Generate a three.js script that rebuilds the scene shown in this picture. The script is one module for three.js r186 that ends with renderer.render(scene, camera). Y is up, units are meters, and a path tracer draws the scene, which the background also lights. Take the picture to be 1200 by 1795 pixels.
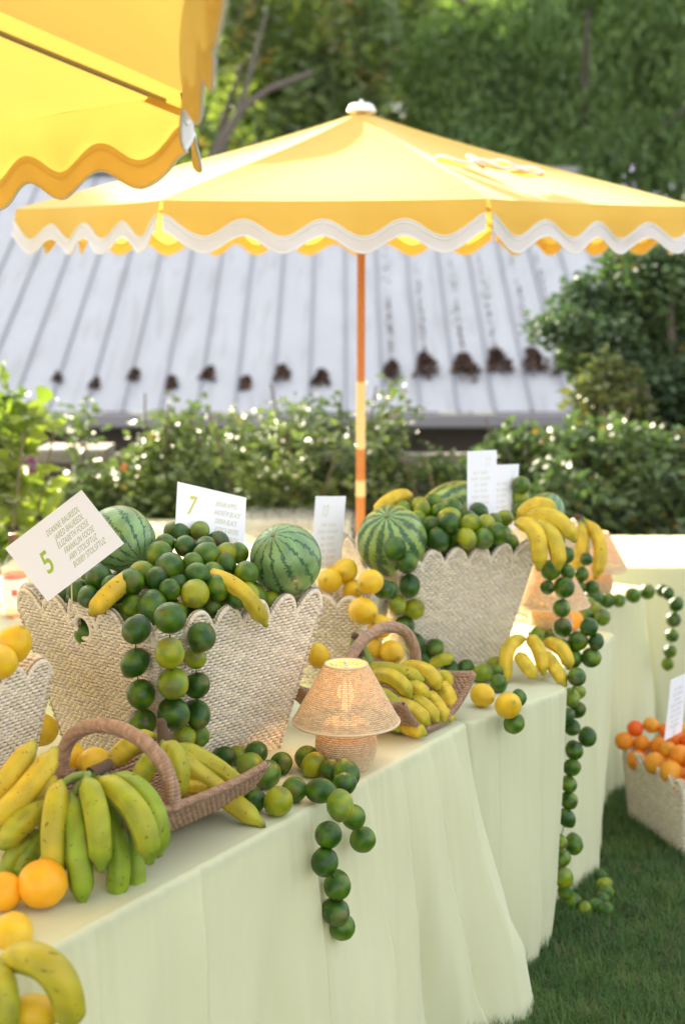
import * as THREE from 'three';
import { mergeGeometries } from 'three/addons/utils/BufferGeometryUtils.js';
import { ImprovedNoise } from 'three/addons/math/ImprovedNoise.js';

// ------------------------------------------------------------------ camera, sky, sun, exposure
const scene = new THREE.Scene();
const PITCH = Math.atan(357.5 / 2493), EYE = 1.77, FOCAL = 2493;
const camera = new THREE.PerspectiveCamera(2 * Math.atan(897.5 / FOCAL) * 180 / Math.PI, 1200 / 1795, 0.05, 400);
camera.position.set(0, EYE, 0);
camera.rotation.set(-PITCH, 0, 0);
camera.focus = 3.08;
camera.userData.fStop = 2.5;

const renderer = new THREE.WebGLRenderer({ antialias: true });
renderer.toneMapping = THREE.LinearToneMapping;
renderer.toneMappingExposure = 5.95;
renderer.shadowMap.enabled = true;

const SUN_AZ = 27 * Math.PI / 180, SUN_EL = 21.5 * Math.PI / 180;
const sunDir = new THREE.Vector3(-Math.sin(SUN_AZ) * Math.cos(SUN_EL), Math.sin(SUN_EL), -Math.cos(SUN_AZ) * Math.cos(SUN_EL));
{
  const W = 256, H = 128, data = new Float32Array(W * H * 4), d = new THREE.Vector3();
  for (let j = 0; j < H; j++) for (let i = 0; i < W; i++) {
    const lat = ((j + 0.5) / H - 0.5) * Math.PI, lon = ((i + 0.5) / W - 0.5) * 2 * Math.PI;
    d.set(Math.cos(lat) * Math.cos(lon), Math.sin(lat), Math.cos(lat) * Math.sin(lon));
    const up = Math.max(0, d.y), near = Math.max(0, d.dot(sunDir)), k = Math.pow(1 - up, 3.5);
    const zen = [0.41, 0.45, 0.52], hor = [0.74, 0.745, 0.74], glow = [1.0, 0.86, 0.6];
    for (let c = 0; c < 3; c++) data[(j * W + i) * 4 + c] = 0.53 * (zen[c] * (1 - k) + hor[c] * k) + glow[c] * (0.35 * Math.pow(near, 6) + 0.8 * Math.pow(near, 60));
    data[(j * W + i) * 4 + 3] = 1;
  }
  const t = new THREE.DataTexture(data, W, H, THREE.RGBAFormat, THREE.FloatType);
  t.mapping = THREE.EquirectangularReflectionMapping; t.magFilter = t.minFilter = THREE.LinearFilter; t.needsUpdate = true;
  scene.background = t; scene.environment = t;
}
const sun = new THREE.DirectionalLight(new THREE.Color(1, 0.87, 0.66), 4.0);
sun.position.copy(sunDir).multiplyScalar(40).add(new THREE.Vector3(0, 0, -5));
sun.target.position.set(0, 0, -5);
sun.castShadow = true; sun.shadow.radius = 1.2; sun.shadow.mapSize.set(4096, 4096);
Object.assign(sun.shadow.camera, { left: -14, right: 14, top: 14, bottom: -14, near: 1, far: 90 });
scene.add(sun, sun.target);

// ------------------------------------------------------------------ helpers
const V = (x, y, z) => new THREE.Vector3(x, y, z);
let seed = 7;
const rnd = () => { seed = (seed * 1664525 + 1013904223) % 4294967296; return seed / 4294967296; };
const rr = (a, b) => a + (b - a) * rnd();
const perlin = new ImprovedNoise();
const nz = (x, y = 0, z = 0) => perlin.noise(x, y, z);
const clamp = (x, a = 0, b = 1) => Math.min(b, Math.max(a, x));
const mix = (a, b, t) => a + (b - a) * t;
const smooth = (a, b, x) => { const t = clamp((x - a) / (b - a)); return t * t * (3 - 2 * t); };
const lin = (r, g, b) => new THREE.Color().setRGB(r, g, b);
// survey of the photograph: a line of sight, and the place where it meets a depth, a height or a plane
function ray(px, py) {
  const x = (px - 600) / FOCAL, y = -(py - 897.5) / FOCAL, c = Math.cos(PITCH), s = Math.sin(PITCH);
  return V(x, y * c - s, -(c + y * s));
}
function at(px, py, d) { const r = ray(px, py); return r.multiplyScalar(d / -r.z).add(V(0, EYE, 0)); }
function on(px, py, h) { const r = ray(px, py); return r.multiplyScalar((h - EYE) / r.y).add(V(0, EYE, 0)); }
function hit(px, py, p, n) { const r = ray(px, py); return r.multiplyScalar(p.clone().sub(camera.position).dot(n) / r.dot(n)).add(camera.position); }

const taken = new Map();
function numbered(name) { const k = taken.get(name) ?? 0; taken.set(name, k + 1); return k ? name + '_' + String(k).padStart(3, '0') : name; }
function tag(o, label, category, group, kind) {
  if (label) o.userData.label = label;
  if (category) o.userData.category = category;
  if (group) o.userData.group = group;
  if (kind) o.userData.kind = kind;
  return o;
}
function thing(name, label, category, pos = V(0, 0, 0), turn = 0, group) {
  const o = new THREE.Group(); o.name = numbered(name); o.position.copy(pos); o.rotation.y = turn; scene.add(o);
  return tag(o, label, category, group);
}
function part(name, geo, mat, parent, kind) {
  const m = new THREE.Mesh(geo, mat); m.name = name; m.castShadow = m.receiveShadow = true; parent.add(m);
  if (kind) m.userData.kind = kind;
  return m;
}
function solo(name, geo, mat, label, category, group, pos) {
  const m = new THREE.Mesh(geo, mat); m.name = numbered(name); m.castShadow = m.receiveShadow = true; scene.add(m);
  if (pos) m.position.copy(pos);
  return tag(m, label, category, group);
}
function structure(name, geo, mat) { const m = new THREE.Mesh(geo, mat); m.name = name; m.receiveShadow = m.castShadow = true; m.userData.kind = 'structure'; scene.add(m); return m; }
function copies(name, geo, mat, matrices, parent, tints) {
  const m = new THREE.InstancedMesh(geo, mat, matrices.length); m.name = name; m.castShadow = m.receiveShadow = true;
  matrices.forEach((x, i) => m.setMatrixAt(i, x));
  if (tints) tints.forEach((c, i) => m.setColorAt(i, c));
  m.userData.kind = 'stuff'; parent.add(m); return m;
}
const frame = (x, y, z, p, sx = 1, sy = sx, sz = sx) => new THREE.Matrix4().makeBasis(x, y, z).scale(V(sx, sy, sz)).setPosition(p);
function grid(nu, nv, f, uvf) {           // a sheet of nu x nv cells, f(u, v) -> Vector3
  const pos = [], uv = [], idx = [];
  for (let j = 0; j <= nv; j++) for (let i = 0; i <= nu; i++) {
    const p = f(i / nu, j / nv); pos.push(p.x, p.y, p.z);
    const q = uvf ? uvf(i / nu, j / nv) : [i / nu, j / nv]; uv.push(q[0], q[1]);
  }
  for (let j = 0; j < nv; j++) for (let i = 0; i < nu; i++) { const a = j * (nu + 1) + i, b = a + 1, c = a + nu + 1, d = c + 1; idx.push(a, b, d, a, d, c); }
  const g = new THREE.BufferGeometry();
  g.setAttribute('position', new THREE.Float32BufferAttribute(pos, 3)); g.setAttribute('uv', new THREE.Float32BufferAttribute(uv, 2));
  g.setIndex(idx); g.computeVertexNormals(); return g;
}
function tube(points, r0, r1 = r0, seg = 24, rad = 8) {
  const c = points.length > 2 ? new THREE.CatmullRomCurve3(points) : new THREE.LineCurve3(points[0], points[1]);
  const g = new THREE.TubeGeometry(c, seg, 1, rad), p = g.attributes.position, mid = V(0, 0, 0);
  for (let i = 0; i <= seg; i++) { c.getPointAt(i / seg, mid); const r = mix(r0, r1, i / seg);
    for (let j = 0; j <= rad; j++) { const k = i * (rad + 1) + j; p.setXYZ(k, mid.x + (p.getX(k) - mid.x) * r, mid.y + (p.getY(k) - mid.y) * r, mid.z + (p.getZ(k) - mid.z) * r); } }
  return g;
}
const box = (w, h, d, x = 0, y = 0, z = 0) => new THREE.BoxGeometry(w, h, d).translate(x, y, z);
function bevelBox(w, h, d, b = 0.004) {
  const s = new THREE.Shape(); s.moveTo(-w / 2 + b, -h / 2 + b); s.lineTo(w / 2 - b, -h / 2 + b); s.lineTo(w / 2 - b, h / 2 - b); s.lineTo(-w / 2 + b, h / 2 - b); s.closePath();
  return new THREE.ExtrudeGeometry(s, { depth: d - 2 * b, bevelThickness: b, bevelSize: b, bevelSegments: 2 }).translate(0, 0, -d / 2 + b);
}
const lathe = (pts, seg = 40) => new THREE.LatheGeometry(pts.map(([r, y]) => new THREE.Vector2(r, y)), seg);
function paint(geo, f) {                  // vertex colours, f(position) -> [r, g, b]
  const p = geo.attributes.position, c = new Float32Array(p.count * 3), v = V(0, 0, 0);
  for (let i = 0; i < p.count; i++) { v.fromBufferAttribute(p, i); c.set(f(v, i), i * 3); }
  geo.setAttribute('color', new THREE.BufferAttribute(c, 3)); return geo;
}
function texture(w, h, f, srgb = false, ru = 1, rv = 1) {  // f(u, v) -> [r, g, b] 0..1
  const d = new Uint8Array(w * h * 4);
  for (let j = 0; j < h; j++) for (let i = 0; i < w; i++) { const c = f(i / w, j / h), k = (j * w + i) * 4; for (let q = 0; q < 3; q++) d[k + q] = 255 * clamp(c[q]); d[k + 3] = 255; }
  const t = new THREE.DataTexture(d, w, h); t.wrapS = t.wrapT = THREE.RepeatWrapping; t.magFilter = THREE.LinearFilter; t.minFilter = THREE.LinearMipmapLinearFilter; t.generateMipmaps = true;
  if (srgb) t.colorSpace = THREE.SRGBColorSpace;
  t.repeat.set(ru, rv); t.needsUpdate = true; return t;
}
// noise that wraps round in u and v
function wrapNoise(u, v, k, s = 0) { const a = u * 2 * Math.PI, b = v * 2 * Math.PI, q = k / (2 * Math.PI); return nz(Math.cos(a) * q + s, Math.sin(a) * q + Math.cos(b) * q * 0.7, Math.sin(b) * q + s * 1.7); }
const std = (o) => new THREE.MeshStandardMaterial(o), phys = (o) => new THREE.MeshPhysicalMaterial(o);

// ------------------------------------------------------------------ materials
const poreTex = texture(256, 256, (u, v) => { const n = 0.5 + 0.5 * wrapNoise(u, v, 44) + 0.25 * wrapNoise(u, v, 18, 3); return [n, n, n]; });
poreTex.repeat.set(3, 2);
const weaveTex = texture(128, 128, (u, v) => { const n = 0.5 + 0.25 * Math.sin(u * 64 * Math.PI) * Math.sin(v * 64 * Math.PI) + 0.3 * wrapNoise(u, v, 30); return [n, n, n]; });
weaveTex.repeat.set(30, 30);
const strandTex = texture(64, 64, (u, v) => { const n = 0.5 + 0.4 * Math.sin((u * 3 + v * 2) * 2 * Math.PI * 2) + 0.3 * wrapNoise(u, v, 12); return [n, n, n]; });
const M = {
  lime: phys({ vertexColors: true, roughness: 0.32, bumpMap: poreTex, bumpScale: 0.0008, clearcoat: 0.18, clearcoatRoughness: 0.18, specularIntensity: 0.7 }),
  lemon: phys({ vertexColors: true, roughness: 0.42, specularIntensity: 0.6, bumpMap: poreTex, bumpScale: 0.0009, clearcoat: 0.2, clearcoatRoughness: 0.35 }),
  banana: phys({ vertexColors: true, roughness: 0.48, specularIntensity: 0.55, map: null, clearcoat: 0.04, clearcoatRoughness: 0.5 }),
  rope: std({ color: lin(0.88, 0.78, 0.61), roughness: 0.9, bumpMap: strandTex, bumpScale: 0.0006 }),
  brown: std({ color: lin(0.40, 0.245, 0.15), roughness: 0.8, bumpMap: strandTex, bumpScale: 0.0006 }),
  rattan: phys({ color: lin(0.76, 0.56, 0.33), roughness: 0.9, transmission: 0.16, thickness: 0 }),
  rattanBase: std({ color: lin(0.74, 0.54, 0.32), roughness: 0.7 }),
  canvas: phys({ color: lin(0.82, 0.54, 0.115), roughness: 0.95, specularIntensity: 0.4, transmission: 0.33, thickness: 0, bumpMap: weaveTex, bumpScale: 0.0004, sheen: 1, sheenColor: lin(0.85, 1, 0.5), sheenRoughness: 0.45 }),
  trim: phys({ color: lin(0.83, 0.80, 0.78), roughness: 0.95, transmission: 0.25, thickness: 0 }),
  piping: std({ color: lin(0.80, 0.78, 0.72), roughness: 0.9 }),
  cloth: phys({ color: lin(0.79, 0.79, 0.51), roughness: 0.95, specularIntensity: 0.4, transmission: 0.25, thickness: 0, bumpMap: weaveTex, bumpScale: 0.0002, sheen: 0.3, sheenColor: lin(1, 1, 1), sheenRoughness: 0.6 }),
  white: std({ color: lin(0.8, 0.8, 0.8), roughness: 0.6 }),
  card: null,
  wire: std({ color: lin(0.03, 0.04, 0.03), roughness: 0.5, metalness: 0.6 }),
  stem: std({ color: lin(0.25, 0.2, 0.07), roughness: 0.8 }),
  crown: std({ color: lin(0.10, 0.06, 0.035), roughness: 0.9 }),
  stick: std({ color: lin(0.68, 0.52, 0.32), roughness: 0.7 }),
  poleWood: std({ color: lin(0.50, 0.17, 0.035), roughness: 0.45 }),
  polePale: std({ color: lin(0.72, 0.55, 0.28), roughness: 0.4 }),
  ribMetal: std({ color: lin(0.42, 0.38, 0.26), roughness: 0.5 }),
  steel: std({ color: lin(0.6, 0.6, 0.6), roughness: 0.35, metalness: 0.9 }),
  table: std({ color: lin(0.35, 0.34, 0.32), roughness: 0.7 }),
  bark: std({ color: lin(0.16, 0.13, 0.10), roughness: 0.95 }),
};
const specks = texture(256, 256, (u, v) => { const a = wrapNoise(u, v, 26, 2), b = wrapNoise(u, v, 60, 8), s = smooth(0.52, 0.62, a) * 0.5, t = smooth(0.58, 0.66, b) * 0.35, k = Math.max(s, t), w = 0.94 + 0.1 * wrapNoise(u, v, 9, 5);
  return [mix(1, 0.45, k) * w, mix(1, 0.3, k) * w, mix(1, 0.25, k)]; }, true);
M.banana.map = specks;

// ------------------------------------------------------------------ ground, building, fence
const soil = texture(512, 512, (u, v) => { const n = 0.5 + 0.6 * wrapNoise(u, v, 30) + 0.3 * wrapNoise(u, v, 90, 4); return [mix(0.12, 0.24, n), mix(0.17, 0.31, n), mix(0.07, 0.14, n)]; }, true);
soil.repeat.set(60, 60);
const groundY = (z) => -1.9 * smooth(9.2, 11.6, z);
structure('ground', grid(40, 120, (u, v) => { const z = mix(-12, 90, v); return V(mix(-60, 60, u), groundY(z) + 0.015 * nz(u * 60, z * 0.8), -z); }), std({ map: soil, roughness: 1 })).geometry.computeVertexNormals();
{
  // blades of the lawn that can be seen between the tables and the right edge
  const blade = (a, lean, h, w, ox, oz) => { const g = new THREE.BufferGeometry(), c = Math.cos(a), s = Math.sin(a), p = [];
    const pt = (t, side) => [ox + c * lean * t * t - s * w * side * (1 - t), h * t * (1 - 0.25 * lean / h * t), oz + s * lean * t * t + c * w * side * (1 - t)];
    for (const [t, e] of [[0, -1], [0, 1], [0.5, -1], [0.5, 1], [1, 0]]) p.push(...pt(t, e));
    g.setAttribute('position', new THREE.Float32BufferAttribute(p, 3)); g.setIndex([0, 1, 3, 0, 3, 2, 2, 3, 4]); g.computeVertexNormals(); return g; };
  const tuft = (n) => mergeGeometries(Array.from({ length: n }, () => blade(rr(0, 6.28), rr(0.012, 0.05), rr(0.022, 0.055), rr(0.0011, 0.0022), rr(-0.022, 0.022), rr(-0.022, 0.022))));
  const mat = phys({ color: lin(1, 1, 1), roughness: 0.75, transmission: 0.25, thickness: 0 });
  for (let k = 0; k < 3; k++) {
    const ms = [], cs = [], n = [16000, 14000, 9000][k];
    for (let i = 0; i < n; i++) {
      const z = 2.3 + 4.4 * Math.pow(rnd(), 1.3), x = rr(0.25, 0.55 + z * 0.33), q = rr(0, 6.28), s = rr(0.7, 1.35), y = groundY(z);
      ms.push(new THREE.Matrix4().makeRotationY(q).scale(V(s, s * rr(0.8, 1.2), s)).setPosition(x, y, -z));
      const dry = nz(x * 5, z * 5, 3) * 0.5 + rnd() * 0.5;
      cs.push(rnd() < 0.035 ? lin(0.28, 0.21, 0.10) : lin(mix(0.07, 0.18, dry), mix(0.16, 0.29, dry), mix(0.025, 0.05, dry)));
    }
    const m = copies(numbered('grass'), tuft(16), mat, ms, scene, cs);
    tag(m, ['short dark green lawn grass beside the draped tables', 'lawn grass blades mixed through the turf by the tables', 'taller lawn grass tufts by the tables'][k], 'grass', null, 'stuff');
  }
}
// ---- the low building with a standing seam roof
const roofZ = 13, eaveY = 0.83, pitch = 27 * Math.PI / 180, roofL = 5.75;
{
  const g = thing('low_building', 'low building with pale metal standing seam roof behind the hedge', 'building', V(-1.6, -1.9, -roofZ));
  const metal = texture(512, 512, (u, v) => { const n = 0.5 + 0.35 * wrapNoise(u, v, 6) + 0.2 * wrapNoise(u, v, 40, 2), st = 0.5 * smooth(0.1, 0.5, wrapNoise(u, v * 0.15, 34, 7)); return [0.70 + 0.06 * n - 0.07 * st, 0.69 + 0.06 * n - 0.08 * st, 0.69 + 0.06 * n - 0.09 * st]; }, true);
  metal.repeat.set(1 / 3, 1 / 3);
  const roofMat = std({ map: metal, roughness: 0.55, metalness: 0.0 }), seamMat = std({ color: lin(0.30, 0.295, 0.31), roughness: 0.7 });
  const wallMat = std({ color: lin(0.16, 0.13, 0.11), roughness: 0.9 }), fascia = std({ color: lin(0.34, 0.31, 0.31), roughness: 0.7 });
  const up = V(0, Math.sin(pitch), -Math.cos(pitch)), eave = V(0, eaveY + 1.9, 0), half = 6.35;
  const roof = part('roof', grid(4, 4, (u, v) => eave.clone().addScaledVector(up, v * roofL).add(V(mix(-half - 3, 4.5, u), 0, 0)), (u, v) => [u * 16, v * roofL]), roofMat, g);
  part('roof_back', grid(1, 1, (u, v) => eave.clone().addScaledVector(up, roofL).add(V(mix(4.5, -half - 3, u), -v * 2.6, -v * 5.1))), roofMat, g);
  const rib = box(0.02, roofL, 0.026).rotateX(pitch - Math.PI / 2), capG = box(1, 0.05, 0.3);
  for (let x = -half - 2.9; x < 4.5; x += 0.34) { const m = part('roof_seam', rib, seamMat, roof); m.position.copy(eave).addScaledVector(up, roofL / 2).add(V(x, 0.010, 0.006)); }
  part('ridge_cap', box(half + 7.5, 0.06, 0.34, (4.5 - half - 3) / 2, eave.y + up.y * roofL + 0.02, up.z * roofL), fascia, g);
  part('gutter', bevelBox(half + 7.5, 0.13, 0.1, 0.02).translate((4.5 - half - 3) / 2, eave.y - 0.075, 0.06), fascia, g);
  part('wall', box(half + 6.9, eaveY + 1.75, 0.2, (4.2 - half - 2.7) / 2, (eaveY + 1.75) / 2, -0.75), wallMat, g);
  part('gable_wall', box(0.2, eaveY + 1.7, 9, 4.15, (eaveY + 1.7) / 2, -5.3), wallMat, g);
  const board = box(0.05, eaveY + 1.7, 0.04);
  for (let x = -half - 2.4; x < 4.1; x += 1.1) part('batten', board, std({ color: lin(0.2, 0.165, 0.14), roughness: 0.9 }), g).position.set(x, (eaveY + 1.7) / 2, -0.63);
  const colm = thing('white_post', 'white painted post under the eave beside the dark shrub', 'post', V(2.98, -1.9, -(roofZ - 0.12)));
  part('shaft', bevelBox(0.16, 2.5, 0.16, 0.01).translate(0, 1.25, 0), M.white, colm);
  part('capital', bevelBox(0.22, 0.08, 0.22, 0.01).translate(0, 2.54, 0), M.white, colm);
  // dead leaves caught on the seams above the eave
  const leaf = new THREE.CircleGeometry(0.035, 5), dm = std({ vertexColors: true, roughness: 1, side: THREE.DoubleSide });
  let n = 0;
  for (const [px, py, s] of [[100, 668, .5], [165, 680, .5], [234, 664, .6], [299, 678, .6], [366, 662, .7], [430, 678, .6], [493, 661, .8], [562, 672, .8], [687, 660, 1.0], [747, 652, 1.2], [815, 657, 1.4], [872, 645, 1.25], [938, 645, 1.3], [988, 650, 1.2]]) {
    const n0 = V(0, Math.cos(pitch), Math.sin(pitch)), c = hit(px, py, V(-1.6, eaveY, -roofZ), n0), gs = [], tr = [];
    for (let i = 0; i < 70 * s * s + 12; i++) {
      const a = Math.pow(rnd(), 0.7), q = leaf.clone().rotateX(rr(0, 6)).rotateY(rr(0, 6)).scale(rr(0.6, 1.3), rr(0.6, 1.3), rr(0.6, 1.3));
      const dx = rr(-1, 1) * 0.12 * s * (1 - a * 0.75), dt = (a - 0.35) * 0.42 * s;
      const tone = rr(0.6, 1.3); paint(q, () => [0.10 * tone, 0.055 * tone, 0.035 * tone]);
      gs.push(q.translate(dx, up.y * dt + rr(0.01, 0.08) * (1 - a) * s, up.z * dt));
    }
    // the trail of litter that runs on up the seam
    if (n > 7) for (let i = 0; i < 90; i++) { const d = rr(0.2, 3.2) * rr(0.3, 1), q = leaf.clone().rotateX(rr(0, 6)).rotateY(rr(0, 6)).scale(0.4, 0.4, 0.4); paint(q, () => [0.11, 0.075, 0.06]); tr.push(q.translate(rr(-0.018, 0.018) + (nz(d * 2.3, n) > 0.25 ? rr(-.04, .04) : 0), up.y * d + 0.03, up.z * d)); }
    const words = ['first', 'second', 'third', 'fourth', 'fifth', 'sixth', 'seventh', 'eighth', 'ninth', 'tenth', 'eleventh', 'twelfth', 'thirteenth', 'last'];
    const pile = thing('leaf_pile', (n > 7 ? 'brown heap of dead leaves on a roof seam, ' : 'small dark leaf clump on a roof seam, ') + words[n] + ' from the left', 'leaf pile', c.addScaledVector(n0, 0.012), 0, 'leaf piles on the roof seams');
    part('leaves', mergeGeometries(gs), dm, pile, 'stuff'); if (tr.length) part('leaf_trail', mergeGeometries(tr), dm, pile, 'stuff');
    n++;
  }
}
// ---- wooden fence and stone pillar behind the hedge
{
  const grey = texture(256, 64, (u, v) => { const n = 0.5 + 0.5 * wrapNoise(u * 1, v, 20) + 0.25 * Math.sin(v * 60 + 5 * wrapNoise(u, v, 5)); return [0.5 + 0.13 * n, 0.47 + 0.12 * n, 0.43 + 0.11 * n]; }, true);
  const wood = std({ map: grey, roughness: 0.85 });
  const f = thing('rail_fence', 'weathered grey rail fence running behind the rose hedge', 'fence', V(0, 0, -8.3));
  for (const [y, h] of [[0.885, 0.085], [0.5, 0.12], [0.2, 0.12]]) { const r = part('rail', bevelBox(8.6, h, 0.09, 0.012), wood, f); r.position.set(0.1, y, 0); }
  for (let i = 0; i < 5; i++) { const p = part('post', bevelBox(0.12, 0.98, 0.12, 0.012), wood, f); p.position.set(-4.1 + i * 2.1, 0.49 + 0.0, -0.12); }
  const stoneT = texture(256, 256, (u, v) => { const n = 0.5 + 0.5 * wrapNoise(u, v, 14) + 0.3 * wrapNoise(u, v, 50, 3); return [0.5 + 0.16 * n, 0.47 + 0.16 * n, 0.42 + 0.15 * n]; }, true);
  const st = std({ map: stoneT, roughness: 0.9 });
  const p = thing('stone_pillar', 'pale stone pillar with a wide flat cap at the left of the hedge', 'pillar', V(-1.5, 0, -8.0));
  part('shaft', bevelBox(0.27, 0.9, 0.27, 0.015).translate(0, 0.45, 0), st, p);
  part('cap', bevelBox(0.38, 0.09, 0.38, 0.02).translate(0, 0.955, 0), st, p);
  part('cap_moulding', bevelBox(0.32, 0.05, 0.32, 0.015).translate(0, 0.885, 0.0), st, p);
}

// ------------------------------------------------------------------ trees, hedge
function leafGeo(l, w, fold = 0.25) {
  const g = new THREE.BufferGeometry();
  g.setAttribute('position', new THREE.Float32BufferAttribute([0, 0, 0, l * 0.35, fold * w, w * 0.5, l, 0, 0, l * 0.35, fold * w, -w * 0.5, l * 0.75, fold * w * 0.6, w * 0.33, l * 0.75, fold * w * 0.6, -w * 0.33], 3));
  g.setIndex([0, 1, 4, 0, 4, 2, 0, 2, 5, 0, 5, 3]); g.computeVertexNormals(); return g;
}
function sprayGeo(n, l, w, spread, droop = 0, flat = 1) {
  const gs = [];
  for (let i = 0; i < n; i++) { const g = leafGeo(l * rr(0.7, 1.2), w * rr(0.7, 1.2)); g.rotateX(rr(-1, 1) * flat); g.rotateZ(rr(-0.9, 0.9) * flat - droop); g.rotateY(rr(0, 6.28)); g.translate(rr(-spread, spread), rr(-spread, spread) * (1 + droop), rr(-spread, spread)); gs.push(g); }
  return mergeGeometries(gs);
}
const leafMat = phys({ color: lin(1, 1, 1), roughness: 0.9, transmission: 0.58, thickness: 0, clearcoat: 0.3, clearcoatRoughness: 0.45 });
const glossLeaf = phys({ color: lin(1, 1, 1), roughness: 0.85, transmission: 0.42, thickness: 0, clearcoat: 0.7, clearcoatRoughness: 0.42 });
const sprays = {
  oak: sprayGeo(12, 0.17, 0.11, 0.22), willow: sprayGeo(16, 0.2, 0.04, 0.26, 0.9), small: sprayGeo(14, 0.062, 0.036, 0.09), rose: sprayGeo(12, 0.055, 0.038, 0.085, 0, 0.5), vine: sprayGeo(7, 0.10, 0.088, 0.10), flower: sprayGeo(8, 0.035, 0.03, 0.03), lilac: sprayGeo(7, 0.02, 0.018, 0.03),
};
// lobes: [x, y, z, rx, ry, rz]; leaves gather towards each lobe's surface and leave gaps between clumps
function foliage(lobes, n, spray, tint, parent, mat = leafMat, hollow = 0.45, name = 'crown', clump = 2.2) {
  const ms = [], cs = [], vol = lobes.map((l) => Math.pow(l[3] * l[4] * l[5], 0.66)), sum = vol.reduce((a, b) => a + b);
  const e = new THREE.Euler(), q = new THREE.Quaternion();
  lobes.forEach((l, li) => {
    const count = Math.round(n * vol[li] / sum);
    for (let i = 0, guard = 0; i < count && guard < count * 6; guard++) {
      const d = V(rr(-1, 1), rr(-1, 1), rr(-1, 1)), len = d.length(); if (len > 1 || len < 0.01) continue;
      d.multiplyScalar(Math.pow(len, hollow) / len);
      const p = V(l[0] + d.x * l[3], l[1] + d.y * l[4], l[2] + d.z * l[5]);
      const k = clump / Math.max(0.25, (l[3] + l[4]) / 2);
      if (nz(p.x * k + 7 + li, p.y * k, p.z * k) < -0.12 + rnd() * 0.12) continue;
      const out = 1 + 0.16 * nz(d.x * 3 + li, d.y * 3, d.z * 3); p.set(l[0] + d.x * l[3] * out, l[1] + d.y * l[4] * out, l[2] + d.z * l[5] * out);
      e.set(rr(-0.5, 0.5), rr(0, 6.28), rr(-0.5, 0.5)); q.setFromEuler(e);
      const s = rr(0.75, 1.3); ms.push(new THREE.Matrix4().compose(p, q, V(s, s, s))); cs.push(tint(p)); i++;
    }
  });
  return copies(name, spray, mat, ms, parent, cs);
}
const leafTint = (a, b, yellow = 0) => (p) => { const t = clamp(0.5 + 0.55 * nz(p.x * 1.7, p.y * 1.7, p.z * 1.7) + rr(-0.3, 0.3)), y = rnd() < yellow ? 1 : 0; return y ? lin(0.33, 0.25, 0.03) : lin(mix(a[0], b[0], t), mix(a[1], b[1], t), mix(a[2], b[2], t)); };
function limbs(parent, list, name = 'limb') { for (const [pts, r0, r1] of list) part(name, tube(pts.map((p) => V(...p)), r0, r1, 14, 7), M.bark, parent); }
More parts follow.
